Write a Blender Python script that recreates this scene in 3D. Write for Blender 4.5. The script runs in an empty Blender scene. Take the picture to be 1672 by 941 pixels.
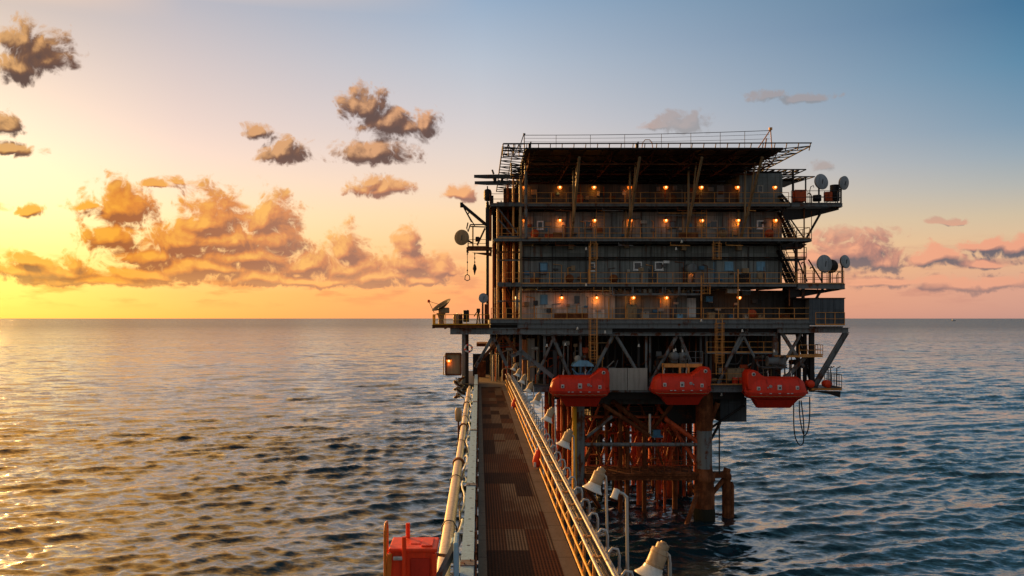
import bpy, math, random
import numpy as np
from mathutils import Vector, Matrix
R = math.radians
rnd = random.Random(7)
sc = bpy.context.scene
col = sc.collection

# ------------------------------------------------------------------ camera
F = 1394.0            # focal length in photo pixels (30 mm lens)
CX, CY, H = 782.0, 520.0, 19.5   # vanishing point of the bridge, eye height above the sea
cam_d = bpy.data.cameras.new("camera")
cam_d.sensor_width = 36.0
cam_d.lens = 36.0 * F / 1672.0
cam_d.shift_x = (836.0 - CX) / 1672.0
cam_d.shift_y = (CY - 470.5) / 1672.0
cam_d.clip_start = 0.1
cam_d.clip_end = 200000
cam = bpy.data.objects.new("camera", cam_d)
cam.location = (0, 0, H)
cam.rotation_euler = (R(90), 0, 0)
col.objects.link(cam)
sc.camera = cam
sc.view_settings.view_transform = 'Standard'
sc.view_settings.look = 'None'
sc.view_settings.exposure = 0
sc.cycles.use_denoising = True
sc.cycles.max_bounces = 6
sc.cycles.diffuse_bounces = 3
sc.cycles.glossy_bounces = 3
sc.cycles.sample_clamp_indirect = 4.0
sc.cycles.caustics_reflective = False
sc.cycles.caustics_refractive = False

def at(px, py, Y):
    """a point of the place at distance Y that the survey photo shows at (px, py)"""
    return Vector(((px - CX) * Y / F, Y, H - (py - CY) * Y / F))
def lin(c):
    return tuple(((v/255.0)/12.92 if v/255.0 <= .04045 else ((v/255.0+.055)/1.055)**2.4) for v in c)

# ------------------------------------------------------------------ node helper
class NT:
    def __init__(s, tree):
        s.t = tree; s.t.nodes.clear()
    def n(s, typ, *ins, out=0, **kw):
        nd = s.t.nodes.new(typ)
        named = {}
        for k, v in kw.items():
            if k.startswith('i_'): named[k[2:].replace('_', ' ')] = v
            else: setattr(nd, k, v)
        for i, v in enumerate(ins):
            if v is not None: s.put(nd.inputs[i], v)
        for k, v in named.items(): s.put(nd.inputs[k], v)
        return nd if out is None else nd.outputs[out]
    def put(s, sock, v):
        if isinstance(v, bpy.types.NodeSocket): s.t.links.new(v, sock)
        elif isinstance(v, (int, float)):
            if hasattr(sock.default_value, '__len__'): sock.default_value = [v]*len(sock.default_value)
            else: sock.default_value = v
        else:
            v = list(v)
            if len(sock.default_value) == 4 and len(v) == 3: v.append(1)
            sock.default_value = v
    def m(s, op, a, b=None, c=None, clamp=False):
        return s.n('ShaderNodeMath', a, b, c, operation=op, use_clamp=clamp)
    def v(s, op, a, b=None, c=None, out=0):
        return s.n('ShaderNodeVectorMath', a, b, c, operation=op, out=out)
    def mix(s, f, a, b, mode='MIX'):
        nd = s.t.nodes.new('ShaderNodeMix'); nd.data_type = 'RGBA'; nd.blend_type = mode
        s.put(nd.inputs[0], f); s.put(nd.inputs[6], a); s.put(nd.inputs[7], b)
        return nd.outputs[2]
    def ss(s, x, a, b, lo=0., hi=1., kind='SMOOTHSTEP'):
        nd = s.t.nodes.new('ShaderNodeMapRange'); nd.interpolation_type = kind
        s.put(nd.inputs[0], x)
        for i, q in enumerate((a, b, lo, hi)): s.put(nd.inputs[i+1], q)
        return nd.outputs[0]
    def ramp(s, f, stops):
        nd = s.t.nodes.new('ShaderNodeValToRGB'); s.put(nd.inputs[0], f)
        e = nd.color_ramp.elements
        stops = sorted(stops)
        while len(e) < len(stops): e.new(0.5)
        for q, (p, c) in zip(e, stops): q.position = p; q.color = (*c, 1)
        return nd.outputs[0]
    def noise(s, vec, scale, detail=4, rough=.55, out=0):
        return s.n('ShaderNodeTexNoise', out=out, i_Vector=vec, i_Scale=scale, i_Detail=detail, i_Roughness=rough)

# ------------------------------------------------------------------ world: dusk sky with cumulus clouds
SUN_AZ, SUN_EL = -34.0, 9.0       # degrees left of the bridge axis, above the horizon
w = bpy.data.worlds.new("World"); sc.world = w; w.use_nodes = True
N = NT(w.node_tree)
gen = N.n('ShaderNodeTexCoord', out=0)
sx, sy, sz = (N.n('ShaderNodeSeparateXYZ', gen, out=None).outputs[i] for i in range(3))
az = N.m('ARCTAN2', sx, sy)
el = N.m('ARCSINE', N.m('MINIMUM', N.m('MAXIMUM', sz, -1), 1))
elp = N.m('MAXIMUM', el, 0.0)
fel = N.m('SQRT', N.m('DIVIDE', elp, math.pi/2))
Z0 = (.04, .07, .125)
def sky_col(px, stops, top):
    d = math.hypot(F, px - CX)
    out = [(math.sqrt(math.atan((CY-py)/d)/(math.pi/2)), lin(c)) for py, c in stops]
    out += [(math.sqrt(26/90), top[0]), (math.sqrt(45/90), top[1]), (1.0, top[2])]  # stops above the view, raised on the left to gild the sea
    return N.ramp(fel, out)
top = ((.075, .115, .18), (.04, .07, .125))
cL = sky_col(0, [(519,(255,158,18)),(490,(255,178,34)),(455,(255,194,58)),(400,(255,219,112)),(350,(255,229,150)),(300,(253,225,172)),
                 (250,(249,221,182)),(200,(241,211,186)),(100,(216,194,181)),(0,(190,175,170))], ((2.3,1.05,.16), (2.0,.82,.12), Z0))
cQ = sky_col(300, [(519,(254,156,62)),(480,(253,168,76)),(440,(252,184,102)),(400,(253,206,138)),(350,(251,214,166)),(300,(246,211,182)),
                  (250,(236,205,189)),(200,(222,197,189)),(100,(199,185,186)),(0,(174,172,182))], ((1.7,.92,.28), (1.4,.70,.18), Z0))
cM = sky_col(782, [(519,(243,150,108)),(480,(249,160,102)),(440,(251,178,116)),(400,(249,196,140)),(350,(246,208,164)),(300,(237,209,187)),
                   (250,(222,205,196)),(200,(207,199,200)),(100,(179,187,200)),(0,(146,168,193))], ((.36,.35,.34), (.20,.22,.25), Z0))
cR = sky_col(1672, [(519,(196,146,134)),(470,(214,156,136)),(430,(222,171,136)),(390,(221,184,146)),(350,(204,184,156)),(300,(174,174,170)),
                    (250,(147,162,174)),(200,(122,149,171)),(100,(88,132,162)),(0,(60,110,146))], ((.055,.15,.20), (.035,.095,.13), Z0))
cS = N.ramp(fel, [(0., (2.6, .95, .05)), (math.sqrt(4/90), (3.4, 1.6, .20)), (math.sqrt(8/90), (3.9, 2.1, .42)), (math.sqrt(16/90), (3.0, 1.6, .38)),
                  (math.sqrt(30/90), (2.1, 1.1, .28)), (math.sqrt(50/90), (.55, .36, .18)), (1., (.04, .07, .125))])  # glow beyond the left edge, added to light left faces and water
cB = N.ramp(fel, [(0., (.38, .33, .31)), (math.sqrt(10/90), (.34, .34, .36)), (math.sqrt(30/90), (.18, .22, .27)), (1., (.04, .07, .125))])  # unseen sky behind the view, its brightness set as fill for the fronts
AZL, AZR = math.atan((0-CX)/F), math.atan((1672-CX)/F)
AZQ = math.atan((300-CX)/F)
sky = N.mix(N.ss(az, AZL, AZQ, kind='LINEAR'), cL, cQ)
sky = N.mix(N.ss(az, AZQ, 0., kind='LINEAR'), sky, cM)
sky = N.mix(N.ss(az, 0., AZR, kind='LINEAR'), sky, cR)
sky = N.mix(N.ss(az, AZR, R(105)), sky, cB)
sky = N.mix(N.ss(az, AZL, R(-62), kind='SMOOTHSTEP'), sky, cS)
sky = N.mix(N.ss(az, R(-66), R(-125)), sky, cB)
nish = N.n('ShaderNodeTexSky', sky_type='NISHITA', sun_disc=False, sun_elevation=R(SUN_EL), sun_rotation=R(SUN_AZ))
sky = N.mix(0.012, sky, nish, 'ADD')

U = F/100.0
pvec = N.n('ShaderNodeCombineXYZ', N.m('MULTIPLY', az, U), N.m('MULTIPLY', el, U), 0.0)
# cloud puffs: photo column, row, half width, half height, weight
PUFFS = [(38,72,34,30),(22,112,62,24),(82,104,40,26),(60,88,46,34),(8,212,24,22),(22,245,32,13),(38,342,27,11),
 (200,342,56,36),(188,392,46,26),(262,306,44,8),(292,300,22,9),(150,338,30,8),
 (345,362,52,42),(300,398,92,34),(372,396,80,36),(440,362,48,40),(452,392,46,34),(410,422,96,26),(250,420,60,18),
 (105,446,80,24),(20,446,46,16),(235,452,80,16),(350,440,90,16),(495,436,52,26),(565,412,26,34),(566,442,58,22),(620,452,90,16),(668,404,20,28),(672,436,50,28),(716,446,26,22),(520,462,150,11),(160,462,140,10),(45,430,40,14),(120,432,30,18),(300,440,60,22),(420,455,60,14),(590,456,70,14),(690,462,50,9),(330,368,36,30),(735,448,20,14),
 (598,180,36,34),(628,206,46,24),(666,214,24,15),(612,252,58,22),(624,310,50,16),(604,298,22,14),(462,252,36,20),(416,217,24,11),(748,320,26,13),(696,208,20,24),
 (1112,206,36,20),(1075,206,24,9),(1256,160,36,11),(1312,162,42,8),(1340,273,18,9),
 (1385,414,70,34),(1350,424,40,22),(1440,428,56,20),(1530,424,50,16),(1610,402,46,14),(1655,406,40,18),(1440,462,90,12),(1556,468,46,14),(1640,462,50,16),(1545,364,32,6),(1600,430,60,8)]
def clusters():
    """puffs whose padded boxes touch belong to one cloud"""
    P = [(i, (cx-rx*1.35-16, cx+rx*1.35+16, cy-ry*1.35-14, cy+ry*1.15+12)) for i, (cx, cy, rx, ry) in enumerate(PUFFS)]
    groups = []
    for i, bx in P:
        hit = [g for g in groups if any(bx[0] < o[1] and o[0] < bx[1] and bx[2] < o[3] and o[2] < bx[3] for o in g[1])]
        ng = ([i], [bx])
        for g in hit:
            groups.remove(g); ng = (ng[0]+g[0], ng[1]+g[1])
        groups.append(ng)
    def bb(g): return (min(o[0] for o in g[1]), max(o[1] for o in g[1]), min(o[2] for o in g[1]), max(o[3] for o in g[1]))
    again = True
    while again:
        again = False
        for g in groups:
            for h in groups:
                if g is not h and not again:
                    A, B = bb(g), bb(h)
                    if A[0] < B[1] and B[0] < A[1] and A[2] < B[3] and B[2] < A[3]:
                        groups.remove(g); groups.remove(h); groups.append((g[0]+h[0], g[1]+h[1])); again = True
            if again: break
    return [(g[0], bb(g)) for g in groups]
def density(vec, ids, q):
    d = None
    for i in ids:
        cx, cy, rx, ry = PUFFS[i]
        a = math.atan((cx-CX)/F); e = math.atan((CY-cy)/math.hypot(F, cx-CX)); c = math.cos(a)
        ix, iy = 100/(rx*c*c*1.12), 100/(ry*c*1.16)
        t = N.v('MULTIPLY_ADD', q, (ix, iy, 0), (-a*U*ix, -e*U*iy, 0))
        t = N.v('MINIMUM', t, N.v('MULTIPLY', t, (1, 1.6, 1)))
        L = N.v('DOT_PRODUCT', t, t, out=1)
        d = L if d is None else N.m('SMOOTH_MIN', d, L, 0.3)
    d = N.m('SUBTRACT', 1.0, N.m('SQRT', N.m('MAXIMUM', d, 0)))
    d = N.m('MAXIMUM', d, -1.2)
    macro = d
    low = noise2(vec, 2.1, 1, .5); fine = noise2(q, 4.2, 8, .62)
    dc = N.m('MULTIPLY_ADD', low, .85, d)
    b1_ = N.m('ABSOLUTE', N.m('SUBTRACT', noise2(q, 2.7, 1, .5), .5))      # billows: round heads with creases between them
    b2_ = N.m('ABSOLUTE', N.m('SUBTRACT', noise2(q, 6.5, 1, .5), .5))
    b3_ = N.m('ABSOLUTE', N.m('SUBTRACT', noise2(q, 14.0, 2, .55), .5))
    dc = N.m('MULTIPLY_ADD', b1_, 1.5, dc)
    dc = N.m('MULTIPLY_ADD', b2_, 1.15, dc)
    return N.m('ADD', N.m('MULTIPLY_ADD', fine, .95, N.m('MULTIPLY_ADD', b3_, .7, dc)), -.98), dc, macro
def noise2(vec, scale, detail, rough, out=0):
    return N.n('ShaderNodeTexNoise', out=out, noise_dimensions='2D', i_Vector=vec, i_Scale=scale, i_Detail=detail, i_Roughness=rough)
fa = N.ss(az, R(-32), R(34), kind='LINEAR')
def cloud_bg(ids, sky):
    def field(vec):
        w1 = noise2(vec, 1.6, 2, .5, out=1)
        q = N.v('ADD', vec, N.v('MULTIPLY', N.v('SUBTRACT', w1, (.5,.5,.5)), (.34,.22,0)))
        return density(vec, ids, q)
    d0, m0, b0 = field(pvec)
    d1, m1, b1 = field(N.v('ADD', pvec, (-.07, .10, 0)))
    alpha = N.ss(d0, -.04, .66)
    lit = N.m('MULTIPLY_ADD', N.m('SUBTRACT', d0, d1), .36, N.m('MULTIPLY_ADD', N.m('SUBTRACT', m0, m1), .12, N.m('MULTIPLY_ADD', N.m('SUBTRACT', b0, b1), .95, .33)), clamp=True)
    lit = N.m('MULTIPLY_ADD', N.ss(d0, .6, .0), .30, lit, clamp=True)       # thin rims glow
    c_lit = N.ramp(fa, [(0., lin((255,200,84))), (.14, lin((255,174,56))), (.3, lin((255,190,106))), (.5, lin((254,180,122))), (.72, lin((248,176,136))), (1., lin((236,164,134)))])
    c_mid = N.ramp(fa, [(0., lin((214,136,54))), (.14, lin((232,140,50))), (.3, lin((226,146,94))), (.5, lin((218,146,112))), (.72, lin((205,142,122))), (1., lin((176,130,120)))])
    c_drk = N.ramp(fa, [(0., lin((120,84,62))), (.14, lin((172,98,54))), (.3, lin((172,118,94))), (.5, lin((162,118,106))), (.72, lin((132,112,112))), (1., lin((104,100,110)))])
    cc = N.mix(N.ss(lit, 0.05, .50, kind='LINEAR'), c_drk, c_mid)
    cc = N.mix(N.ss(lit, .50, .95, kind='LINEAR'), cc, c_lit)
    hi = N.ss(el, R(7.0), R(11))                     # high clouds are greyer and darker underneath
    cc = N.mix(N.m('MULTIPLY', hi, .85), cc, N.mix(N.ss(lit, .36, 1.2), lin((80,66,64)), N.mix(.3, lin((214,160,130)), c_lit)))
    faint = N.m('MULTIPLY', N.ss(az, R(8), R(13)), N.ss(el, R(4.5), R(7)))
    cc = N.mix(N.m('MULTIPLY', faint, .75), cc, lin((146,140,138)))
    alpha = N.m('MULTIPLY', alpha, N.m('MULTIPLY_ADD', faint, -.45, 1.0))
    haze = N.ss(el, R(.2), R(4.0), .40, .97)
    return N.n('ShaderNodeBackground', N.mix(N.m('MULTIPLY', alpha, haze), sky, cc), 1.0)
thin = noise2(N.v('MULTIPLY', pvec, (.55, 2.6, 1)), 1.6, 5, .6)
band = N.m('MULTIPLY', N.ss(el, R(.3), R(1.8)), N.ss(el, R(5.5), R(2.6)))
thin = N.m('MULTIPLY', N.ss(thin, .47, .68), N.m('MULTIPLY', band, .55))
sky = N.mix(thin, sky, N.ramp(fa, [(0., lin((236,160,40))), (.3, lin((236,150,90))), (.5, lin((226,146,108))), (1., lin((186,132,122)))]))
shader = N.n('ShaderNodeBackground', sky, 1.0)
for ids, (x0, x1, y0, y1) in clusters():
    xm = (x0+x1)/2
    e0 = math.atan((CY-y1)/math.hypot(F, xm-CX)); e1 = math.atan((CY-y0)/math.hypot(F, 0 if x0 < CX < x1 else min(abs(x0-CX), abs(x1-CX))))
    gate = N.m('MULTIPLY', N.m('MULTIPLY', N.m('GREATER_THAN', az, math.atan((x0-CX)/F)), N.m('LESS_THAN', az, math.atan((x1-CX)/F))),
               N.m('MULTIPLY', N.m('GREATER_THAN', el, e0*.96-.004), N.m('LESS_THAN', el, e1*1.03+.004)))
    shader = N.n('ShaderNodeMixShader', gate, shader, cloud_bg(ids, sky))
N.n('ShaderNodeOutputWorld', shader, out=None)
w.cycles.sampling_method = 'MANUAL'; w.cycles.sample_map_resolution = 256

sun_d = bpy.data.lights.new("sun", 'SUN'); sun_d.energy = 5.0; sun_d.angle = R(0.6); sun_d.color = (1.0, .48, .13)
sun = bpy.data.objects.new("sun", sun_d); col.objects.link(sun)
sd = Vector((math.sin(R(SUN_AZ))*math.cos(R(SUN_EL)), math.cos(R(SUN_AZ))*math.cos(R(SUN_EL)), math.sin(R(SUN_EL))))
sun.rotation_euler = sd.to_track_quat('Z', 'Y').to_euler(); sun.location = sd*500

# ------------------------------------------------------------------ materials
def new_mat(name):
    m = bpy.data.materials.new(name); m.use_nodes = True
    n = NT(m.node_tree)
    return m, n
def finish(n, base, rough=.5, metal=0., bump=None, bstr=.3, bdist=.02, **kw):
    b = n.n('ShaderNodeBsdfPrincipled', out=None)
    n.put(b.inputs['Base Color'], base); n.put(b.inputs['Roughness'], rough); n.put(b.inputs['Metallic'], metal)
    for k, v in kw.items(): n.put(b.inputs[k.replace('_', ' ')], v)
    if bump is not None:
        n.put(b.inputs['Normal'], n.n('ShaderNodeBump', i_Strength=bstr, i_Distance=bdist, i_Height=bump))
    n.n('ShaderNodeOutputMaterial', b.outputs[0], out=None)
def pos(n): return n.n('ShaderNodeNewGeometry', out=0)
RUST = (.17, .052, .018)
def paint(name, base, rust=.35, rough=.55, metal=0., rustc=RUST, dirt=.5, scale=1.0, streak=True):
    """weathered paint: blotches, vertical runs and rust"""
    m, n = new_mat(name); p = pos(n)
    blot = n.noise(p, .9*scale, 6, .62)
    fine = n.noise(p, 9*scale, 5, .6)
    runs = n.noise(n.v('MULTIPLY', p, (5.5, 5.5, .35)), .8*scale, 4, .6)
    dark = tuple(v*.38 for v in base)
    c = n.mix(n.m('MULTIPLY', n.ss(runs if streak else blot, .42, .68), dirt), base, dark)
    c = n.mix(n.m('MULTIPLY', n.ss(fine, .45, .7), .3), c, tuple(min(1, v*1.3) for v in base))
    t = .72 - rust*.42
    rm = n.m('ADD', n.m('MULTIPLY', blot, .6), n.m('ADD', n.m('MULTIPLY', runs, .25), n.m('MULTIPLY', fine, .15)))
    rm = n.ss(rm, t-.04, t+.06)
    rc = n.mix(n.ss(fine, .35, .65), tuple(v*.55 for v in rustc), rustc)
    c = n.mix(rm, c, rc)
    finish(n, c, n.m('ADD', n.m('MULTIPLY', rm, .25), rough), metal, fine, .15, .01, Specular_IOR_Level=.2 if max(base) < .3 else .35)
    return m
M = {}
M['grey'] = paint('grey_deck_paint', (.17, .18, .175), .35)
M['darkgrey'] = paint('dark_grey_paint', (.075, .075, .07), .35)
M['dark'] = paint('dark_steel', (.022, .019, .017), .3)  # near-black steel, also used on the back walls of the bays
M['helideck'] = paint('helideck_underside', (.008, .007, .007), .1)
M['column'] = paint('column_paint', (.20, .21, .20), .45)
M['yellow'] = paint('ochre_safety_paint', (.74, .32, .075), .25, rustc=(.22, .075, .02))
M['gold'] = paint('yellow_rail_paint', (.80, .38, .015), .15)
M['rust'] = paint('rusty_steel', (.26, .085, .028), .6, rough=.7)
M['rustred'] = paint('red_oxide_steel', (.58, .085, .018), .4, rough=.65, rustc=(.16, .035, .012))
M['boat'] = paint('orange_red_gelcoat', (.80, .034, .006), .02, rough=.5, dirt=.3)
M['boatdark'] = paint('dark_red_gelcoat', (.55, .024, .006), .05, rough=.55, dirt=.3)
M['redbox'] = paint('red_enamel', (.90, .055, .008), .05, rough=.5, dirt=.3, scale=2)
M['orange'] = paint('orange_paint', (.62, .17, .02), .15, rough=.4, scale=2)
M['white'] = paint('white_paint', (.85, .83, .76), .05)
M['cream'] = paint('cream_panel', (.40, .36, .29), .22)
M['tan'] = paint('tan_panel', (.36, .24, .12), .3)
M['pipe'] = paint('tan_pipe_paint', (.58, .47, .36), .12, rough=.42, scale=2)
M['galv'] = paint('galvanised_steel', (.50, .49, .46), .15, rough=.38, metal=.35)
M['rail'] = paint('aluminium_rail', (.50, .47, .42), .28, rough=.35, metal=.4)
M['bluebeam'] = paint('pale_blue_beam_paint', (.30, .50, .62), .16, rough=.45, scale=2.5)
M['blue'] = paint('blue_panel', (.17, .38, .52), .1, rough=.35)
M['bluedark'] = paint('blue_winch_paint', (.07, .18, .27), .12)
M['growth'] = paint('marine_growth', (.022, .020, .011), .0, rough=.8)
M['rubber'] = paint('black_rubber', (.012, .012, .013), .0)
M['dish'] = paint('dish_grey', (.33, .35, .35), .1, rough=.5)
M['dishdark'] = paint('dish_back', (.07, .06, .055), .3)
M['lampwhite'] = paint('lamp_enamel', (.80, .75, .64), .06, rough=.3, dirt=.25, scale=4)
M['lampbody'] = paint('lamp_housing_paint', (.50, .34, .19), .25, rough=.45, scale=4)
M['tape'] = paint('reflective_tape', (.62, .60, .55), .08, dirt=.2, scale=4)

def wall_mat(name, base, rust, light=1.0):
    m, n = new_mat(name); p = pos(n)
    px_, py_, pz_ = (n.n('ShaderNodeSeparateXYZ', p, out=None).outputs[i] for i in range(3))
    u = n.m('DIVIDE', n.m('ADD', px_, py_), 1.22)
    cell = n.m('FLOOR', u)
    fr = n.m('FRACT', u)
    seam = n.m('MAXIMUM', n.ss(fr, .035, .012), n.ss(fr, .965, .988))
    zc = n.m('DIVIDE', pz_, 1.85)
    seamz = n.ss(n.m('FRACT', zc), .03, .01)
    wn = n.n('ShaderNodeTexWhiteNoise', n.n('ShaderNodeCombineXYZ', cell, n.m('FLOOR', zc), 0.), noise_dimensions='3D')
    blot = n.noise(p, .55, 6, .65); fine = n.noise(p, 7, 5, .6)
    runs = n.noise(n.v('MULTIPLY', p, (6, 6, .28)), .9, 5, .62)
    c = n.mix(wn, tuple(v*.72 for v in base), tuple(v*1.22 for v in base))
    c = n.mix(n.m('MULTIPLY', n.ss(runs, .42, .68), .62), c, tuple(v*.34 for v in base))
    c = n.mix(n.m('MULTIPLY', n.ss(blot, .5, .72), .5), c, tuple(v*1.5 for v in base))
    rm = n.m('ADD', n.m('MULTIPLY', blot, .45), n.m('MULTIPLY', runs, .55))
    rm = n.m('MULTIPLY', n.ss(rm, .66-rust*.3, .78-rust*.3), .8)
    c = n.mix(rm, c, n.mix(fine, (.10, .035, .014), (.20, .075, .028)))
    c = n.mix(n.m('MULTIPLY', n.m('MAXIMUM', seam, n.m('MULTIPLY', seamz, .5)), .7), c, tuple(v*.22 for v in base))
    finish(n, c, .66, 0., n.m('SUBTRACT', n.m('MULTIPLY', fine, .2), n.m('MAXIMUM', seam, seamz)), .4, .02, Specular_IOR_Level=.2)
    return m
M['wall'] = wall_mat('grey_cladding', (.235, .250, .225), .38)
M['walldark'] = wall_mat('shaded_cladding', (.070, .070, .063), .35)  # grey cladding copy with the shade of overhang and recess put into its colour
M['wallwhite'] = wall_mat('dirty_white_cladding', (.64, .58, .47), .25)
M['wallbox'] = wall_mat('module_cladding', (.085, .10, .108), .25)

def glass_mat():
    m, n = new_mat('dark_window_glass'); p = pos(n)
    c = n.mix(n.noise(p, 2.5, 3), (.012, .016, .020), (.035, .045, .05))
    finish(n, c, .12); return m
M['glass'] = glass_mat()
def glow_mat(name, c, s):
    m, n = new_mat(name); p = pos(n)
    e = n.n('ShaderNodeEmission', n.mix(n.noise(p, 9, 2), c, tuple(v*.8 for v in c)), s)
    n.n('ShaderNodeOutputMaterial', e, out=None); return m
M['bulb'] = glow_mat('sodium_bulb', (1.0, .55, .18), 4.0)
M['lens'] = glow_mat('warm_lens', (1.0, .19, .015), 1.5)  # emission imitating the orange halo around each bulb

def grating():
    m, n = new_mat('rusty_grating'); p = pos(n)
    X, Y, Z = (n.n('ShaderNodeSeparateXYZ', p, out=None).outputs[i] for i in range(3))
    colm = n.m('FLOOR', n.m('DIVIDE', n.m('SUBTRACT', X, .22), .56))
    off = n.n('ShaderNodeTexWhiteNoise', colm, noise_dimensions='1D')
    # uneven panels: two lengths laid over each other
    def panel(Lp, k):
        r = n.m('FLOOR', n.m('ADD', n.m('DIVIDE', Y, Lp), n.m('MULTIPLY', off, k)))
        return n.n('ShaderNodeTexWhiteNoise', n.n('ShaderNodeCombineXYZ', colm, r, k), noise_dimensions='3D')
    wn = panel(2.3, 7.0); wn2 = panel(5.2, 3.0)
    big = n.noise(n.v('MULTIPLY', p, (1, .35, 1)), .5, 5, .6)
    fine = n.noise(p, 14, 5, .65); med = n.noise(p, 2.2, 6, .65)
    grey = n.m('MULTIPLY', n.ss(n.m('ADD', n.m('MULTIPLY', wn, .62), n.m('MULTIPLY', wn2, .38)), .56, .60), n.ss(X, .75, .8, .22, 1.))
    c = n.mix(med, (.06, .016, .005), (.24, .078, .026))
    c = n.mix(n.m('MULTIPLY', n.ss(wn, .25, .28, 1., 0.), .85), c, (.030, .011, .006))
    c = n.mix(n.m('MULTIPLY', grey, .8), c, n.mix(med, (.21, .135, .075), (.38, .265, .155)))
    c = n.mix(n.ss(big, .52, .7), c, (.12, .045, .02))
    st = n.m('SINE', n.m('MULTIPLY', X, 2*math.pi/.085))
    bar = n.ss(st, -.3, .5)
    cr = n.ss(n.m('SINE', n.m('MULTIPLY', Y, 2*math.pi/.20)), .75, .95)
    bar = n.m('MAXIMUM', bar, n.m('MULTIPLY', cr, .6))
    c = n.mix(n.m('MULTIPLY', n.m('SUBTRACT', 1., bar), .80), c, (.006, .004, .003))
    c = n.mix(n.m('MULTIPLY', n.ss(fine, .52, .75), .4), c, (.16, .085, .045))
    finish(n, c, .75, .0, n.m('ADD', bar, n.m('MULTIPLY', fine, .4)), .6, .02, Specular_IOR_Level=.08); return m
M['grating'] = grating()
def strip():
    m, n = new_mat('worn_deck_plate'); p = pos(n)
    big = n.noise(n.v('MULTIPLY', p, (1.5, .5, 1)), 1.1, 7, .66); fine = n.noise(p, 18, 5, .65)
    X, Y, Z = (n.n('ShaderNodeSeparateXYZ', p, out=None).outputs[i] for i in range(3))
    wn = n.n('ShaderNodeTexWhiteNoise', n.m('FLOOR', n.m('DIVIDE', Y, 1.7)), noise_dimensions='1D')
    c = n.mix(big, (.16, .115, .075), (.40, .31, .21))
    c = n.mix(n.m('MULTIPLY', wn, .45), c, (.085, .06, .045))
    c = n.mix(n.m('MULTIPLY', n.ss(n.m('FRACT', n.m('DIVIDE', Y, 1.7)), .03, .01), .8), c, (.03, .02, .015))
    c = n.mix(n.ss(fine, .55, .75), c, (.07, .035, .02))
    finish(n, c, .8, 0., fine, .4, .01, Specular_IOR_Level=.1); return m
M['strip'] = strip()

def water():
    m, n = new_mat('sea_water'); p = pos(n)
    geo = n.n('ShaderNodeNewGeometry', out=1)
    q = n.v('MULTIPLY', p, (1, 1, 0))
    a = n.noise(n.v('MULTIPLY', q, (.7, 1.5, 1)), 1.7, 4, .65, out=1)      # ripples
    b = n.noise(n.v('MULTIPLY', q, (.6, 1., 1)), .30, 2, .6, out=1)        # wind chop
    gust = n.noise(n.v('MULTIPLY', q, (.35, 1., 1)), .012, 3, .6)
    dist = n.v('LENGTH', p, out=1)
    far = n.ss(dist, 90, 900, 1.0, 1.9)
    ka = n.m('MULTIPLY', n.ss(gust, .3, .7, .34, .80), far)
    t = n.v('ADD', n.v('MULTIPLY', n.v('SUBTRACT', a, (.5,.5,.5)), n.n('ShaderNodeCombineXYZ', n.m('MULTIPLY', ka, 1.7), ka, 0.)),
            n.v('MULTIPLY', n.v('SUBTRACT', b, (.5,.5,.5)), n.n('ShaderNodeCombineXYZ', n.m('MULTIPLY', far, .42), n.m('MULTIPLY', far, .52), 0.)))
    nrm = n.v('NORMALIZE', n.v('ADD', geo, t))
    rough = n.ss(dist, 120, 3500, .16, .22)
    body = n.n('ShaderNodeBsdfDiffuse', n.mix(gust, (.003, .020, .030), (.005, .030, .042)), i_Normal=nrm)
    gl = n.n('ShaderNodeBsdfGlossy', (.95, .96, .96), rough, i_Normal=nrm)
    fz = n.n('ShaderNodeLayerWeight', .5, nrm, out=1)          # 1 at grazing, 0 face on
    fac = n.m('MULTIPLY_ADD', n.m('POWER', fz, 3.5), n.ss(dist, 150, 2500, .96, .54), .025, clamp=True)
    n.n('ShaderNodeOutputMaterial', n.n('ShaderNodeMixShader', fac, body, gl), out=None); return m
M['water'] = water()

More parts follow.
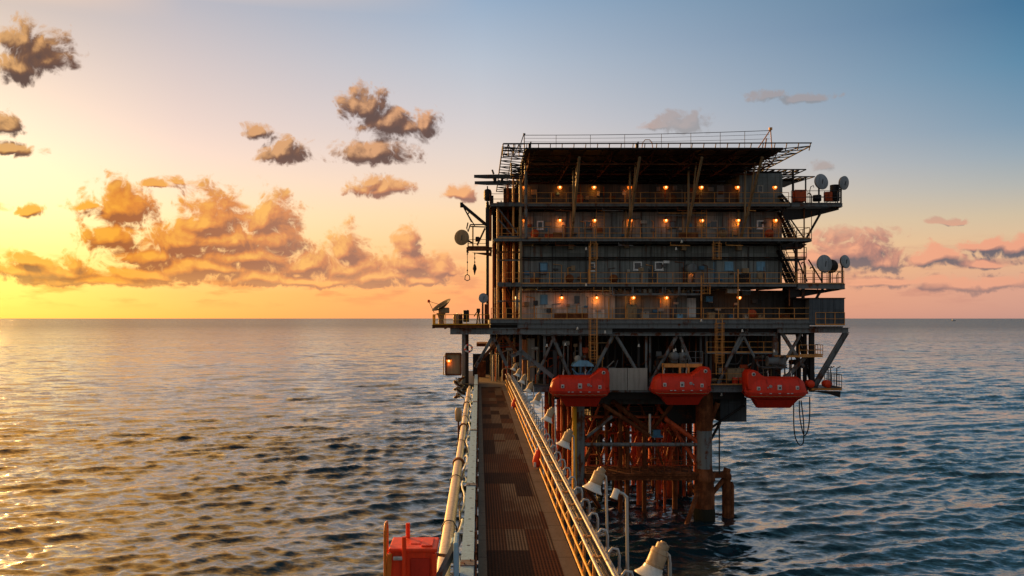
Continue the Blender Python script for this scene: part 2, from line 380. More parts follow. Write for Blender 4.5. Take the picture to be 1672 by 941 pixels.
# ------------------------------------------------------------------ mesh builder
class MB:
    def __init__(s): s.v = []; s.f = []; s.sm = []
    def add(s, vs, fs, smooth=False):
        o = len(s.v); s.v += [tuple(x) for x in vs]
        s.f += [tuple(i+o for i in f) for f in fs]; s.sm += [smooth]*len(fs); return s
    def box(s, a, b):
        x0, x1 = sorted((a[0], b[0])); y0, y1 = sorted((a[1], b[1])); z0, z1 = sorted((a[2], b[2]))
        return s.add([(x0,y0,z0),(x1,y0,z0),(x1,y1,z0),(x0,y1,z0),(x0,y0,z1),(x1,y0,z1),(x1,y1,z1),(x0,y1,z1)],
              [(3,2,1,0),(4,5,6,7),(0,1,5,4),(1,2,6,5),(2,3,7,6),(3,0,4,7)])
    def bevbox(s, a, b, r):
        """box with chamfered edges"""
        lo = [min(a[i], b[i]) for i in range(3)]; hi = [max(a[i], b[i]) for i in range(3)]
        r = min(r, *[(hi[i]-lo[i])*.45 for i in range(3)])
        import bmesh
        bm = bmesh.new(); bmesh.ops.create_cube(bm, size=1)
        for v in bm.verts: v.co = Vector([lo[i] + (v.co[i]+.5)*(hi[i]-lo[i]) for i in range(3)])
        bmesh.ops.bevel(bm, geom=bm.edges[:], offset=r, segments=2, affect='EDGES', profile=.5)
        bm.verts.index_update()
        s.add([v.co for v in bm.verts], [[v.index for v in f.verts] for f in bm.faces]); bm.free(); return s
    def frame(s, d):
        d = Vector(d).normalized(); u = d.cross(Vector((0,0,1)))
        if u.length < 1e-3: u = Vector((1,0,0))
        u.normalize(); return d, u, u.cross(d).normalized()
    def tube(s, p, q, r, r2=None, n=8, caps=True):
        p, q = Vector(p), Vector(q); r2 = r if r2 is None else r2
        d, u, w_ = s.frame(q-p); vs = []
        for c, rr in ((p, r), (q, r2)):
            for k in range(n):
                t = 2*math.pi*k/n; vs.append(c + u*(rr*math.cos(t)) + w_*(rr*math.sin(t)))
        s.add(vs, [(k, (k+1)%n, n+(k+1)%n, n+k) for k in range(n)], True)
        if caps: s.add(vs, [tuple(range(n-1,-1,-1)), tuple(range(n, 2*n))])
        return s
    def path(s, pts, r, n=6):
        pts = [Vector(p) for p in pts]; vs = []
        for i, c in enumerate(pts):
            d = (pts[min(i+1, len(pts)-1)] - pts[max(i-1, 0)])
            if i == 0: _, u, w_ = s.frame(d)
            else:
                d.normalize(); u = (u - d*u.dot(d)).normalized(); w_ = u.cross(d).normalized()
            for k in range(n):
                t = 2*math.pi*k/n; vs.append(c + u*(r*math.cos(t)) + w_*(r*math.sin(t)))
        fs = [(i*n+k, i*n+(k+1)%n, (i+1)*n+(k+1)%n, (i+1)*n+k) for i in range(len(pts)-1) for k in range(n)]
        s.add(vs, fs, True); m = len(pts)-1
        return s.add(vs, [tuple(range(n-1,-1,-1)), tuple(range(m*n, m*n+n))])
    def bar(s, p, q, wd, ht):
        """rectangular / I-like bar between two points"""
        p, q = Vector(p), Vector(q); d, u, w_ = s.frame(q-p)
        vs = [c + u*(a*wd/2) + w_*(b*ht/2) for c in (p, q) for a, b in ((-1,-1),(1,-1),(1,1),(-1,1))]
        return s.add(vs, [(3,2,1,0),(4,5,6,7),(0,1,5,4),(1,2,6,5),(2,3,7,6),(3,0,4,7)])
    def ibeam(s, p, q, wd, ht):
        p, q = Vector(p), Vector(q); d, u, w_ = s.frame(q-p); t = ht*.12
        for o, a, b in ((ht/2-t/2, wd, t), (-ht/2+t/2, wd, t), (0, wd*.14, ht-2*t)):
            s.bar(p+w_*o, q+w_*o, a, b)
        return s
    def lathe(s, prof, p=(0,0,0), axis=(0,0,1), n=16, smooth=True):
        """prof: (radius, distance along the axis)"""
        p = Vector(p); d, u, w_ = s.frame(axis); vs = []
        for r, h in prof:
            for k in range(n):
                t = 2*math.pi*k/n; vs.append(p + d*h + u*(r*math.cos(t)) + w_*(r*math.sin(t)))
        fs = [(i*n+k, i*n+(k+1)%n, (i+1)*n+(k+1)%n, (i+1)*n+k) for i in range(len(prof)-1) for k in range(n)]
        return s.add(vs, fs, smooth)
    def prism(s, poly, y0, y1):
        """polygon of (x, z) pushed from y0 to y1"""
        n = len(poly); vs = [(x, y0, z) for x, z in poly] + [(x, y1, z) for x, z in poly]
        return s.add(vs, [tuple(range(n)), tuple(range(2*n-1, n-1, -1))] + [(k, n+k, n+(k+1)%n, (k+1)%n) for k in range(n)])

def acc(o):
    v = Vector((0,0,0))
    while o: v += o.location; o = o.parent
    return v
def mk(name, mb, mat, parent=None, label=None):
    me = bpy.data.meshes.new(name)
    off = acc(parent)
    me.from_pydata([(x-off.x, y-off.y, z-off.z) for x, y, z in mb.v], [], mb.f)
    me.polygons.foreach_set('use_smooth', mb.sm); me.update()
    me.materials.append(M[mat] if isinstance(mat, str) else mat)
    o = bpy.data.objects.new(name, me); o.parent = parent; col.objects.link(o)
    if label: o['label'] = label
    return o
def tag(o, label, cat, group=None, kind=None):
    o['label'] = label; o['category'] = cat
    if group: o['group'] = group
    if kind: o['kind'] = kind
    return o
def thing(name, label, cat, loc=(0,0,0), group=None):
    o = bpy.data.objects.new(name, None); o.location = loc; o.empty_display_size = .3
    col.objects.link(o); return tag(o, label, cat, group)
def dup(root, loc, label, rotz=None):
    r = root.copy(); col.objects.link(r); r.location = loc; r['label'] = label
    if rotz is not None: r.rotation_euler = (0, 0, rotz)
    def rec(a, b):
        for ch in list(a.children):
            c = ch.copy(); col.objects.link(c); c.parent = b; rec(ch, c)
    rec(root, r); return r

# ------------------------------------------------------------------ sea
def build_sea():
    g = np.random.RandomState(4)
    rr = [18.0]
    while rr[-1] < 2200: rr.append(rr[-1]*1.0046 + .02)
    while rr[-1] < 90000: rr.append(rr[-1]*1.12)
    rr = np.array(rr)
    th = np.radians(np.concatenate([np.linspace(-180, -44, 30)[:-1], np.linspace(-44, 46, 1350), np.linspace(46, 180, 30)[1:]]))
    Rm, T = np.meshgrid(rr, th, indexing='ij')
    X = Rm*np.sin(T); Y = Rm*np.cos(T); Z = np.zeros_like(X)
    DX = np.zeros_like(X); DY = np.zeros_like(X)
    sp_r = np.gradient(rr)[:, None]*np.ones_like(X)
    sp_t = Rm*np.gradient(th)[None, :]
    sp = np.maximum(sp_r*.55, sp_t)
    waves = []
    for i in range(74):
        lam = 22*(0.96**(i*1.0)) * g.uniform(.93, 1.07)
        ang = R(-90 + 20) + g.normal(0, .26 if lam > 7 else (.40 if lam > 2.5 else .6))     # running towards the camera, a little to the left
        steep = .011 if lam > 14 else (.018 if lam > 5 else .066)
        waves.append((lam, ang, steep*lam/(2*math.pi)*g.uniform(.6, 1.25), g.uniform(0, 2*math.pi)))
    patch = .85 + .3*np.sin(X*.021+Y*.034+.6)*np.sin(X*.013-Y*.027+2)
    inwedge = (np.abs(T) < R(50))
    for lam, ang, a, ph in waves:
        k = 2*math.pi/lam
        f = np.clip((lam/(sp*2.6))-1.0, 0, 1)*inwedge
        if f.max() <= 0: continue
        am = a*f*(patch if lam < 14 else 1)
        arg = k*(X*math.cos(ang) + Y*math.sin(ang)) + ph
        s_, c_ = np.sin(arg), np.cos(arg)
        Z += am*s_; DX += am*1.15*c_*math.cos(ang); DY += am*1.15*c_*math.sin(ang)
    X = X+DX; Y = Y+DY
    nr, nt = X.shape
    co = np.stack([X, Y, Z], -1).reshape(-1, 3).astype(np.float32)
    idx = np.arange(nr*nt).reshape(nr, nt)
    q = np.stack([idx[:-1,:-1], idx[1:,:-1], idx[1:,1:], idx[:-1,1:]], -1).reshape(-1, 4)[:, ::-1]
    # near disc
    nv = len(co); co = np.vstack([co, [[0,0,-.2]]]).astype(np.float32)
    me = bpy.data.meshes.new('sea')
    tris = np.stack([idx[0,:-1], idx[0,1:], np.full(nt-1, nv)], -1)[:, ::-1]
    loops = np.concatenate([q.reshape(-1), tris.reshape(-1)]).astype(np.int32)
    me.vertices.add(len(co)); me.vertices.foreach_set('co', co.reshape(-1))
    me.loops.add(len(loops)); me.loops.foreach_set('vertex_index', loops)
    npoly = len(q)+len(tris); me.polygons.add(npoly)
    st = np.concatenate([np.arange(len(q))*4, len(q)*4 + np.arange(len(tris))*3]).astype(np.int32)
    me.polygons.foreach_set('loop_start', st)
    me.polygons.foreach_set('use_smooth', np.ones(npoly, dtype=bool))
    me.update(calc_edges=True); me.validate()
    me.materials.append(M['water'])
    o = bpy.data.objects.new('sea', me); col.objects.link(o)
    tag(o, 'open rippling sea, golden on the left and blue on the right', 'sea', kind='structure')
build_sea()
#@@PLATFORM
# ------------------------------------------------------------------ platform helpers
def rpt(name, me_obj, parent, locs):
    """one child mesh repeated at other places (shared mesh)"""
    out = [me_obj]
    for l in locs:
        c = me_obj.copy(); col.objects.link(c); c.parent = parent; c.location = l; out.append(c)
    return out
def railing(parent, pts, mat='yellow', h=1.08, gap=1.45, r=.028, toe=True, name='railing', mids=(.5,), post_mat=None, label=None):
    mb = MB(); spots = []
    pts = [Vector(p) for p in pts]
    for a, b in zip(pts, pts[1:]):
        for f in (1.0,)+tuple(mids): mb.tube(a+Vector((0,0,h*f)), b+Vector((0,0,h*f)), r, n=6)
        if toe: mb.bar(a+Vector((0,0,.06)), b+Vector((0,0,.06)), .012, .12)
        k = max(1, round((b-a).length/gap))
        spots += [a.lerp(b, i/k) for i in range(k)]
    spots.append(pts[-1])
    o = mk(name, mb, mat, parent, label)
    pm = MB().tube((0,0,0), (0,0,h), r*1.15, n=6).box((-.05,-.05,0), (.05,.05,.015))
    off = acc(parent)
    po = None
    for s_ in spots:
        if po is None:
            me = bpy.data.meshes.new('post'); me.from_pydata(pm.v, [], pm.f); me.materials.append(M[post_mat or mat])
            po = bpy.data.objects.new('post', me); col.objects.link(po); po.parent = o; po.location = s_-off
        else:
            c = po.copy(); col.objects.link(c); c.parent = o; c.location = s_-off
    return o
def ladder(parent, x, y, z0, z1, wd=.5, cage=True, mat='yellow', c0=None):
    mb = MB()
    for s_ in (-1, 1): mb.box((x+s_*wd/2-.03, y-.02, z0), (x+s_*wd/2+.03, y+.04, z1))
    z = z0+.15
    while z < z1: mb.tube((x-wd/2, y, z), (x+wd/2, y, z), .016, n=5); z += .3
    o = mk('ladder', mb, mat, parent)
    if cage:
        cb = MB(); z = (c0 if c0 is not None else z0+.9)
        hoop = lambda zz: [(x+.42*math.cos(t), y-.05-.62*abs(math.sin(t))**.8, zz) for t in [math.pi*k/8 for k in range(9)]]
        zs = []
        while z < z1+.05: zs.append(z); z += .75
        for zz in zs: cb.path(hoop(zz), .024, 5)
        for k in (0, 2, 4, 6, 8):
            a = hoop(zs[0])[k]; b = hoop(zs[-1])[k]; cb.tube(a, b, .02, n=5)
        mk('safety_cage', cb, mat, o)
    return o
def brace(parent, p, q, r=.16, mat='column', name='brace', n=10):
    return mk(name, MB().tube(p, q, r, n=n), mat, parent)
def bracebar(parent, p, q, wd=.3, ht=.3, mat='column', name='brace'):
    return mk(name, MB().ibeam(p, q, wd, ht), mat, parent)
YF, YW, YB = 82.0, 84.0, 105.0
X = lambda px, Y=YF: (px-CX)*Y/F
Zp = lambda py, Y=YF: H-(py-CY)*Y/F
Z4, Z3, Z2, Z1, ZC = 30.5, 27.15, 22.8, 19.4, 13.1

P = thing('oil_platform', 'big grey and rust steel oil platform on legs with stacked decks', 'oil platform', (17, 94, 0))

# ---- decks (each floor is a part, its edge beam a sub-part)
def deck(z, x0, x1, y0, y1, mat='grey', t=.12, edge=.27, joists=True):
    o = mk('floor_deck', MB().box((x0, y0, z-t), (x1, y1, z)), 'darkgrey', P)
    e = MB()
    e.ibeam((x0, y0-.06, z-edge/2+.02), (x1, y0-.06, z-edge/2+.02), .2, edge)
    for xx in (x0+.06, x1-.06): e.ibeam((xx, y0+.1, z-edge/2-.02), (xx, y1, z-edge/2-.02), .2, edge)
    mk('edge_beam', e, mat, o)
    if joists:
        j = MB(); xx = x0+1.2
        while xx < x1-.5: j.box((xx-.06, y0+.1, z-t-.26), (xx+.06, y1, z-t-.002)); xx += 1.45
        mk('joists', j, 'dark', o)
    return o
deck(Z4, X(800), X(1290), YF, 90)
deck(Z3, X(806), X(1325), YF, 90)
deck(Z2, X(815), X(1300), YF, 90)
deck(Z1, X(800), X(1330), YF, YB, edge=.36)
dL4 = deck(Z4, X(1292), X(1375), YF, 86.2, edge=.3, joists=False)
dL2 = deck(Z2, X(1302), X(1379), YF, 86.2, edge=.5, joists=False)
# tapered cantilever web under the upper right balcony
mk('cantilever_web', MB().prism([(X(1280), Z4-.45), (X(1374), Z4-.34), (X(1374), Z4-.5), (X(1318), Z4-1.35), (X(1285), Z4-1.55)], YF+.6, YF+.8), 'dark', P)
mk('cantilever_web', MB().prism([(X(1280), Z3-.45), (X(1322), Z3-.45), (X(1312), Z3-.95), (X(1282), Z3-1.05)], YF+.6, YF+.8), 'dark', P)
mk('cantilever_web', MB().prism([(X(1290), Z2-.45), (X(1379), Z2-.55), (X(1360), Z2-.72), (X(1310), Z2-1.25), (X(1292), Z2-1.3)], YF+.6, YF+.8), 'dark', P)

# ---- accommodation walls, one per storey
xw0, xw1 = X(849, YW), X(1277, YW)
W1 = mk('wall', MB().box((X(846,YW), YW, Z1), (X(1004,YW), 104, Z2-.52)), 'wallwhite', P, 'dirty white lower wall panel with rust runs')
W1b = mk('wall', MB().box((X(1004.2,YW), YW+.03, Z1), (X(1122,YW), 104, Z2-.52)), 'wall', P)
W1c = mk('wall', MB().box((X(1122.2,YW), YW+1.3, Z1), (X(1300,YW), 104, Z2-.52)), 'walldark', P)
W2 = mk('wall', MB().box((xw0, YW, Z2), (xw1, 104, Z3-.52)), 'wall', P)
W3 = mk('wall', MB().box((xw0, YW+.01, Z3), (xw1, 104, Z4-.52)), 'wall', P)
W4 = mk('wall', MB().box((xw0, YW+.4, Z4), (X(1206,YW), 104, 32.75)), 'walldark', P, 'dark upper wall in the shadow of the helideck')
W4b = mk('wall', MB().box((X(1207,YW), YW-.1, Z4), (xw1, 104, 33.75)), 'wall', P)
# vertical stiffeners and horizontal pipe ledges on the walls
for px in (855, 902, 957, 1012, 1063, 1118, 1167, 1222, 1272):
    mk('wall_stiffener', MB().box((X(px,YW)-.05, YW-.13, Z2+.02), (X(px,YW)+.05, YW-.002, Z3-.6)), 'darkgrey', P)
for px in (871, 925, 999, 1047, 1105, 1180, 1225):
    mk('wall_stiffener', MB().box((X(px,YW)-.04, YW-.10, Z3+.02), (X(px,YW)+.04, YW-.002, Z4-.6)), 'darkgrey', P)
mk('pipe_run', MB().tube((X(850,YW), YW-.2, Zp(421,YW)), (X(1276,YW), YW-.2, Zp(421,YW)), .07).tube((X(850,YW), YW-.2, Zp(424.5,YW)), (X(1276,YW), YW-.2, Zp(424.5,YW)), .05), 'dark', P)
mk('pipe_run', MB().tube((X(850,YW), YW-.15, Zp(477,YW)), (X(1000,YW), YW-.15, Zp(477,YW)), .05), 'rust', P)
mk('pipe_run', MB().path([(X(1070,YW), YW-.9, Zp(338)), (X(1070,YW), YW-.9, Zp(350)), (X(1145,YW), YW-.9, Zp(350)), (X(1148,YW), YW-.9, Zp(338))], .055), 'grey', P)
mk('pipe_run', MB().path([(X(1072,YW), YW-1.0, Zp(346)), (X(1150,YW), YW-1.0, Zp(346))], .05), 'yellow', P)

def window(cx, cy, wd, ht, mat, Yp=YW, parent=P, pane='glass', thick=.13, blank=False):
    c = at(cx, cy, Yp); a, b = wd*Yp/F/2, ht*Yp/F/2
    f = MB()
    f.box((c.x-a, Yp-.07, c.z+b-thick), (c.x+a, Yp-.003, c.z+b)); f.box((c.x-a, Yp-.07, c.z-b), (c.x+a, Yp-.003, c.z-b+thick))
    f.box((c.x-a, Yp-.068, c.z-b+thick), (c.x-a+thick, Yp-.003, c.z+b-thick)); f.box((c.x+a-thick, Yp-.068, c.z-b+thick), (c.x+a, Yp-.003, c.z+b-thick))
    o = mk('window', f, mat, parent)
    mk('pane', MB().box((c.x-a+thick, Yp-.03, c.z-b+thick), (c.x+a-thick, Yp-.004, c.z+b-thick)), pane, o)
    s_ = MB().box((c.x-a-.05, Yp-.11, c.z-b-.05), (c.x+a+.05, Yp-.004, c.z-b-.004)); mk('sill', s_, mat, o)
    return o
for cx, cy in ((882,368),(1241,367)): window(cx, cy, 11, 14, 'white', YW+.01)
for cx, cy in ((958.5,367),(1165,367)): window(cx, cy, 13, 13, 'cream', YW+.01, thick=.09)
window(1098, 367, 10, 12, 'darkgrey', YW+.01, thick=.09)
window(1241, 309, 10, 13, 'cream', YW-.1)
for cx in (1041, 1076): window(cx, 434.5, 14, 14, 'white', thick=.12)
window(967, 436, 9, 14, 'white', thick=.1)
window(887, 436, 14, 14, 'bluedark', pane='blue', thick=.08)
window(1190, 434.5, 14, 14, 'blue', pane='blue', thick=.16)
window(1242, 434.5, 14, 14, 'blue', pane='blue', thick=.1)
window(888, 489, 12, 15, 'blue', pane='blue', thick=.10)
window(942, 490, 11, 15, 'wallwhite', thick=.06)
# blue shutters left of the second row windows, doors
mk('shutter', MB().box((X(891,YW), YW-.06, Zp(378,YW)), (X(897,YW), YW-.002, Zp(363,YW))), 'bluedark', P)
mk('shutter', MB().box((X(1165,YW), YW-.06, Zp(458,YW)), (X(1168.5,YW), YW-.002, Zp(428,YW))), 'blue', P)
def door(px0, px1, py0, py1, mat, Y, label=None):
    a, b = at(px0, py0, Y), at(px1, py1, Y)
    o = mk('door', MB().bevbox((a.x, Y-.09, b.z), (b.x, Y-.004, a.z), .06), mat, P, label)
    mk('handle', MB().box((a.x+.12, Y-.15, (a.z+b.z)/2-.1), (a.x+.17, Y-.092, (a.z+b.z)/2+.1)), 'darkgrey', o)
    mk('door_frame', MB().box((a.x-.1, Y-.05, b.z), (a.x-.004, Y-.002, a.z+.1)).box((b.x+.004, Y-.05, b.z), (b.x+.1, Y-.002, a.z+.1)), 'darkgrey', o)
    return o
door(1121, 1136, 487, 519, 'white', YW+.9, 'white door standing out on the lowest storey')
door(1095, 1104, 488, 519, 'wallbox', YW)
door(1060, 1070, 440, 461, 'wallbox', YW)
door(1012, 1022, 303, 330, 'darkgrey', YW+.4)
door(1170, 1182, 303, 330, 'grey', YW+.4)

# ---- railings of the front walkways
railing(P, [(X(852), YF+.02, Z4), (X(1288), YF+.02, Z4)], 'yellow')
railing(P, [(X(845), YF+.02, Z3), (X(1322), YF+.02, Z3), (X(1322), YF+3.5, Z3)], 'yellow')
railing(P, [(X(822), YF+.02, Z2), (X(1300), YF+.02, Z2)], 'yellow')
railing(P, [(X(802), YF+.02, Z1), (X(1322), YF+.02, Z1)], 'yellow')
railing(P, [(X(1292), YF+.02, Z4), (X(1374), YF+.02, Z4), (X(1374), YF+4, Z4), (X(1300), YF+4, Z4)], 'darkgrey', h=1.25)
railing(P, [(X(1302), YF+.02, Z2), (X(1378), YF+.02, Z2), (X(1378), YF+4, Z2), (X(1310), YF+4, Z2)], 'yellow', h=1.25)
# kick screens hung on the walkway rails
for a, b, z in ((868, 880, Z2), (903, 918, Z3), (1108, 1140, Z3), (1040, 1055, Z4), (905, 960, Z1)):
    mk('rail_screen', MB().box((X(a), YF+.07, z+.12), (X(b), YF+.09, z+.62)), 'rust', P)

fr_ = random.Random(21)
for z, a, b, Yw_ in ((Z2, 855, 1270, YW), (Z3, 858, 1270, YW), (Z4, 862, 1200, YW+.4), (Z1, 1008, 1118, YW), (Z1, 1125, 1290, YW+1.3), (Z1, 850, 1000, YW)):
    for i in range(int((b-a)/22)):
        px = a+i*22+fr_.uniform(2, 20); x_ = X(px,Yw_); w_, h_ = fr_.uniform(.12,.32), fr_.uniform(.18,.5); zz = z+fr_.uniform(.3, 1.7)
        mk('junction_box', MB().bevbox((x_-w_, Yw_-fr_.uniform(.12,.3), zz), (x_+w_, Yw_-.004, zz+h_), .03), fr_.choice(('grey','darkgrey','darkgrey','tan','rust','cream','bluedark')), P)
    for i in range(int((b-a)/34)):
        px = a+i*34+fr_.uniform(2, 32); x_ = X(px,Yw_); z1_ = z+fr_.uniform(1.4, 2.2)
        mk('conduit', MB().path([(x_, Yw_-.09, z+.02), (x_, Yw_-.09, z1_), (x_+fr_.uniform(-.9,.9), Yw_-.09, z1_+.1)], fr_.uniform(.025,.06), 5), fr_.choice(('darkgrey','rust','column','yellow','grey')), P)
for z in (Z2, Z3, Z4):
    mk('cable_tray', MB().box((X(852), YF+.5, z-.42), (X(1280), YF+.8, z-.39)).box((X(852), YF+.48, z-.42), (X(1280), YF+.5, z-.32)), 'darkgrey', P)
    for i in range(4):
        px = 865+i*104+fr_.uniform(0, 60); mk('drain_pipe', MB().path([(X(px), YF+.1, z-.3), (X(px), YF+.1, z-.62), (X(px+fr_.uniform(14,34)), YF+.1, z-.66)], .05, 6), fr_.choice(('rust','column','yellow')), P)
for px, z in ((873, Z3), (946, Z4), (1002, Z2), (1140, Z4), (1256, Z3), (1228, Z1), (1098, Z4), (1180, Z3), (930, Z2)):
    c_ = Vector((X(px,YF+.5), YF+.5, z+.55))
    mk('hose_reel', MB().lathe([(.05,-.16),(.4,-.15),(.4,-.12),(.25,-.1),(.25,.1),(.4,.12),(.4,.15),(.05,.16)], c_, (0,1,0), 16).box(c_+Vector((-.3,-.12,-.55)), c_+Vector((-.22,.12,0))).box(c_+Vector((.22,-.12,-.55)), c_+Vector((.3,.12,0))), fr_.choice(('rustred','rust','rustred','tan')), P)
# ---- stair and ladder runs on the front
ladder(P, X(968.5), YF-.10, Zp(464), Zp(393), wd=.55, c0=Zp(424))
ladder(P, X(1169.5), YF-.10, Zp(424), Zp(393), wd=.6, c0=Zp(424))
ladder(P, X(1152), YF-.10, Zp(481), Zp(462), wd=.75, c0=Zp(480))
ladder(P, X(968), YF-.30, Zp(595), Zp(520), wd=.6, c0=Zp(585))
ladder(P, X(1173), YF-.30, Zp(612), Zp(520), wd=.6, c0=Zp(592))
ladder(P, X(983), YF+1.2, Z3, Zp(338), wd=.75, cage=False)
ladder(P, X(1155), YF+1.2, Z3, Zp(338), wd=.5, cage=False)
for px, a, b in ((968.5-6, 402, 464), (1151-6, 450, 522), (1022, 484, 520), (994, 487, 522), (1205, 440, 520), (1145, 492, 520)):
    mk('standpipe', MB().tube((X(px), YF-.05, Zp(b)), (X(px), YF-.05, Zp(a)), .07), 'yellow', P)

# ---- helideck
ZH = 34.9
hx0, hx1, hy0, hy1 = X(858, 76.2), X(1279, 76.2), 76.2, 103.0
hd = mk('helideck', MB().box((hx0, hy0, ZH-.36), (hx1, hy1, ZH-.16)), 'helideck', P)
yy = hy0+2.2; k = 0
while yy < hy1:
    gb = MB()
    for dz, r in ((-.5, .07), (-1.25, .075)): gb.tube((hx0+.1, yy, ZH+dz), (hx1-.1, yy, ZH+dz), r, n=6)
    nb = 16
    for i in range(nb):
        xa_, xb_ = hx0+.1+(hx1-hx0-.2)*i/nb, hx0+.1+(hx1-hx0-.2)*(i+1)/nb
        gb.tube((xa_, yy, ZH-(.5 if (i+k) % 2 else 1.25)), (xb_, yy, ZH-(1.25 if (i+k) % 2 else .5)), .045, n=5)
    mk('cross_truss', gb, 'rust' if k % 2 == 0 else 'dark', hd); yy += 2.7; k += 1
for x_ in [hx0+.4+(hx1-hx0-.8)*i/6 for i in range(7)]:
    gb = MB().tube((x_, hy0+.4, ZH-.55), (x_, hy1-1, ZH-.55), .06, n=6).tube((x_, hy0+2.0, ZH-1.28), (x_, hy1-1, ZH-1.28), .07, n=6)
    for i in range(9): gb.tube((x_, hy0+.4+2.7*i, ZH-.5), (x_, hy0+1.75+2.7*i, ZH-1.25), .045, n=5).tube((x_, hy0+1.75+2.7*i, ZH-1.25), (x_, hy0+3.1+2.7*i, ZH-.5), .045, n=5)
    mk('long_truss', gb, 'rust', hd)
gb = MB(); xx = hx0+.9
while xx < hx1: gb.box((xx-.06, hy0+.2, ZH-.48), (xx+.06, hy1-.2, ZH-.362)); xx += 1.5
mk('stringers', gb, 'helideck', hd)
def lattice(o, d, run, out, n, mat='dark', r=.045, chords=3):
    """flat safety net frame: starts at o, n bays along d, sticks out along out"""
    mb = MB(); o, d, out = Vector(o), Vector(d).normalized(), Vector(out)
    L = run
    for k in range(chords): mb.tube(o+out*(k/(chords-1)), o+out*(k/(chords-1))+d*L, r*(1.5 if k == chords-1 else 1), n=5)
    for i in range(n+1):
        mb.tube(o+d*(L*i/n), o+d*(L*i/n)+out, r, n=5)
        if i < n:
            a, b = (0, 1) if i % 2 else (1, 0)
            mb.tube(o+d*(L*i/n)+out*a, o+d*(L*(i+1)/n)+out*b, r*.8, n=5)
    return mb
mk('net_frame', lattice((hx1+.05, hy0, ZH-.25), (0,1,0), hy1-hy0, (2.35,0,.22), 16), 'dark', hd)
mk('net_frame', lattice((hx0-.05, hy0, ZH-.25), (0,1,0), hy1-hy0, (-2.0,0,.15), 16), 'dark', hd)
fr = MB()
fr.tube((hx0-2.0, hy0-.35, ZH+.12), (hx1+2.4, hy0-.35, ZH+.18), .06, n=6)
xx = hx0-2.0
while xx < hx1+2.4: fr.bar((xx, hy0-.35, ZH+.12), (xx, hy0-.02, ZH-.42), .07, .07); xx += 1.05
fr.tube((hx0-2.0, hy0-.3, ZH-.30), (hx1+.1, hy0-.3, ZH-.34), .05, n=6)
mk('edge_frame', fr, 'dark', hd)
# hanging lattice panels at the left corner
lp = MB()
xa, xb = X(821, 76.2), X(856, 76.2)
za, zb = ZH+.1, Zp(257, 76.2)
for z in (za, (za+zb)/2, zb): lp.tube((xa, hy0-.3, z), (xb, hy0-.3, z), .05, n=6)
for i in range(5):
    x_ = xa+(xb-xa)*i/4; lp.tube((x_, hy0-.3, za), (x_, hy0-.3, zb), .045, n=6)
    if i < 4:
        x2 = xa+(xb-xa)*(i+1)/4; lp.tube((x_, hy0-.3, za if i % 2 else zb), (x2, hy0-.3, zb if i % 2 else za), .035, n=5)
mk('lattice_panel', lp, 'dark', hd)
lt = MB(); z0, z1 = Zp(292, 79), zb
for px in (835, 852):
    lt.tube((X(px,79), 79, z0), (X(px,79), 79, z1), .07, n=6)
for i in range(7):
    a = z0+(z1-z0)*i/7; b = z0+(z1-z0)*(i+1)/7
    lt.tube((X(835,79), 79, a), (X(852,79), 79, a), .045, n=5)
    lt.tube((X(835 if i % 2 else 852,79), 79, a), (X(852 if i % 2 else 835,79), 79, b), .04, n=5)
mk('lattice_tower', lt, 'dark', hd)
# bent struts holding the helideck off the accommodation
for x_, zt in ((X(932,YW), Zp(400,YW)), (X(1022,YW), Zp(398,YW)), (X(1115,YW), Zp(402,YW)), (X(1205,YW), Zp(402,YW))):
    s_ = MB()
    s_.tube((x_, YW-.3, zt), (x_, 76.8, ZH-.9), .13, n=8)
    s_.tube((x_, YF-.2, Z4-1.6), (x_, YF-.3, ZH-.9), .10, n=8)
    s_.tube((x_-.02, YW-.3, zt-.05), (x_-.02, YW-.25, Z4-.4), .11, n=8)
    s_.tube((x_, YF-1.2, Zp(352, YF-1.2)), (x_, 78.8, ZH-1.0), .07, n=6)
    s_.box((x_-.22, YW-.6, zt-.45), (x_+.22, YW-.004, zt+.1))
    mk('strut', s_, 'tan', hd)
for x_ in (hx0+.35,):
    s_ = MB().tube((x_, YF-.15, Z3), (x_, YF-.15, ZH-.5), .16, n=8)
    mk('strut', s_, 'column', hd)
# stretched wires over the deck with two end posts and an arched handrail
cw = MB()
pa, pb = Vector((X(856,77.5), 77.5, Zp(221,77.5))), Vector((X(1256,77.5), 77.5, Zp(213.5,77.5)))
for dz, dz2 in ((0, 0), (-.28, -.35), (-.6, -.75)):
    k = 14; pts = [pa.lerp(pb, i/k)+Vector((0,0,dz+(dz2-dz)*i/k-.12*math.sin(math.pi*i/k))) for i in range(k+1)]
    cw.path(pts, .028 if dz == 0 else .016, 5)
o = mk('lifeline', cw, 'dark', hd)
mk('end_post', MB().path([pa+Vector((-.35,0,-1.6)), pa+Vector((-.3,0,-.7)), pa+Vector((-.05,0,.05))], .045, 6).tube(pa+Vector((0,0,-1.3)), pa+Vector((0,0,.06)), .04).box(pa+Vector((-.1,-.1,0)), pa+Vector((.1,.1,.16))), 'dark', o)
mk('end_post', MB().tube(pb+Vector((.25,0,-1.75)), pb+Vector((.12,0,.15)), .05).tube(pb+Vector((-1.1,0,-1.75)), pb+Vector((.12,0,.1)), .05).tube(pb+Vector((-.4,0,-1.7)), pb+Vector((-.25,0,-.7)), .06).box(pb+Vector((-.02,-.1,.05)), pb+Vector((.25,.1,.28))), 'yellow', o)
for f in (.13, .27, .41, .56, .68, .8, .9):
    q = pa.lerp(pb, f); mk('wire_post', MB().tube((q.x, q.y, ZH-.1), (q.x, q.y, q.z-.12*math.sin(math.pi*f)), .022, n=5), 'dark', o)
ax, bx_ = X(1048,77), X(1066,77)
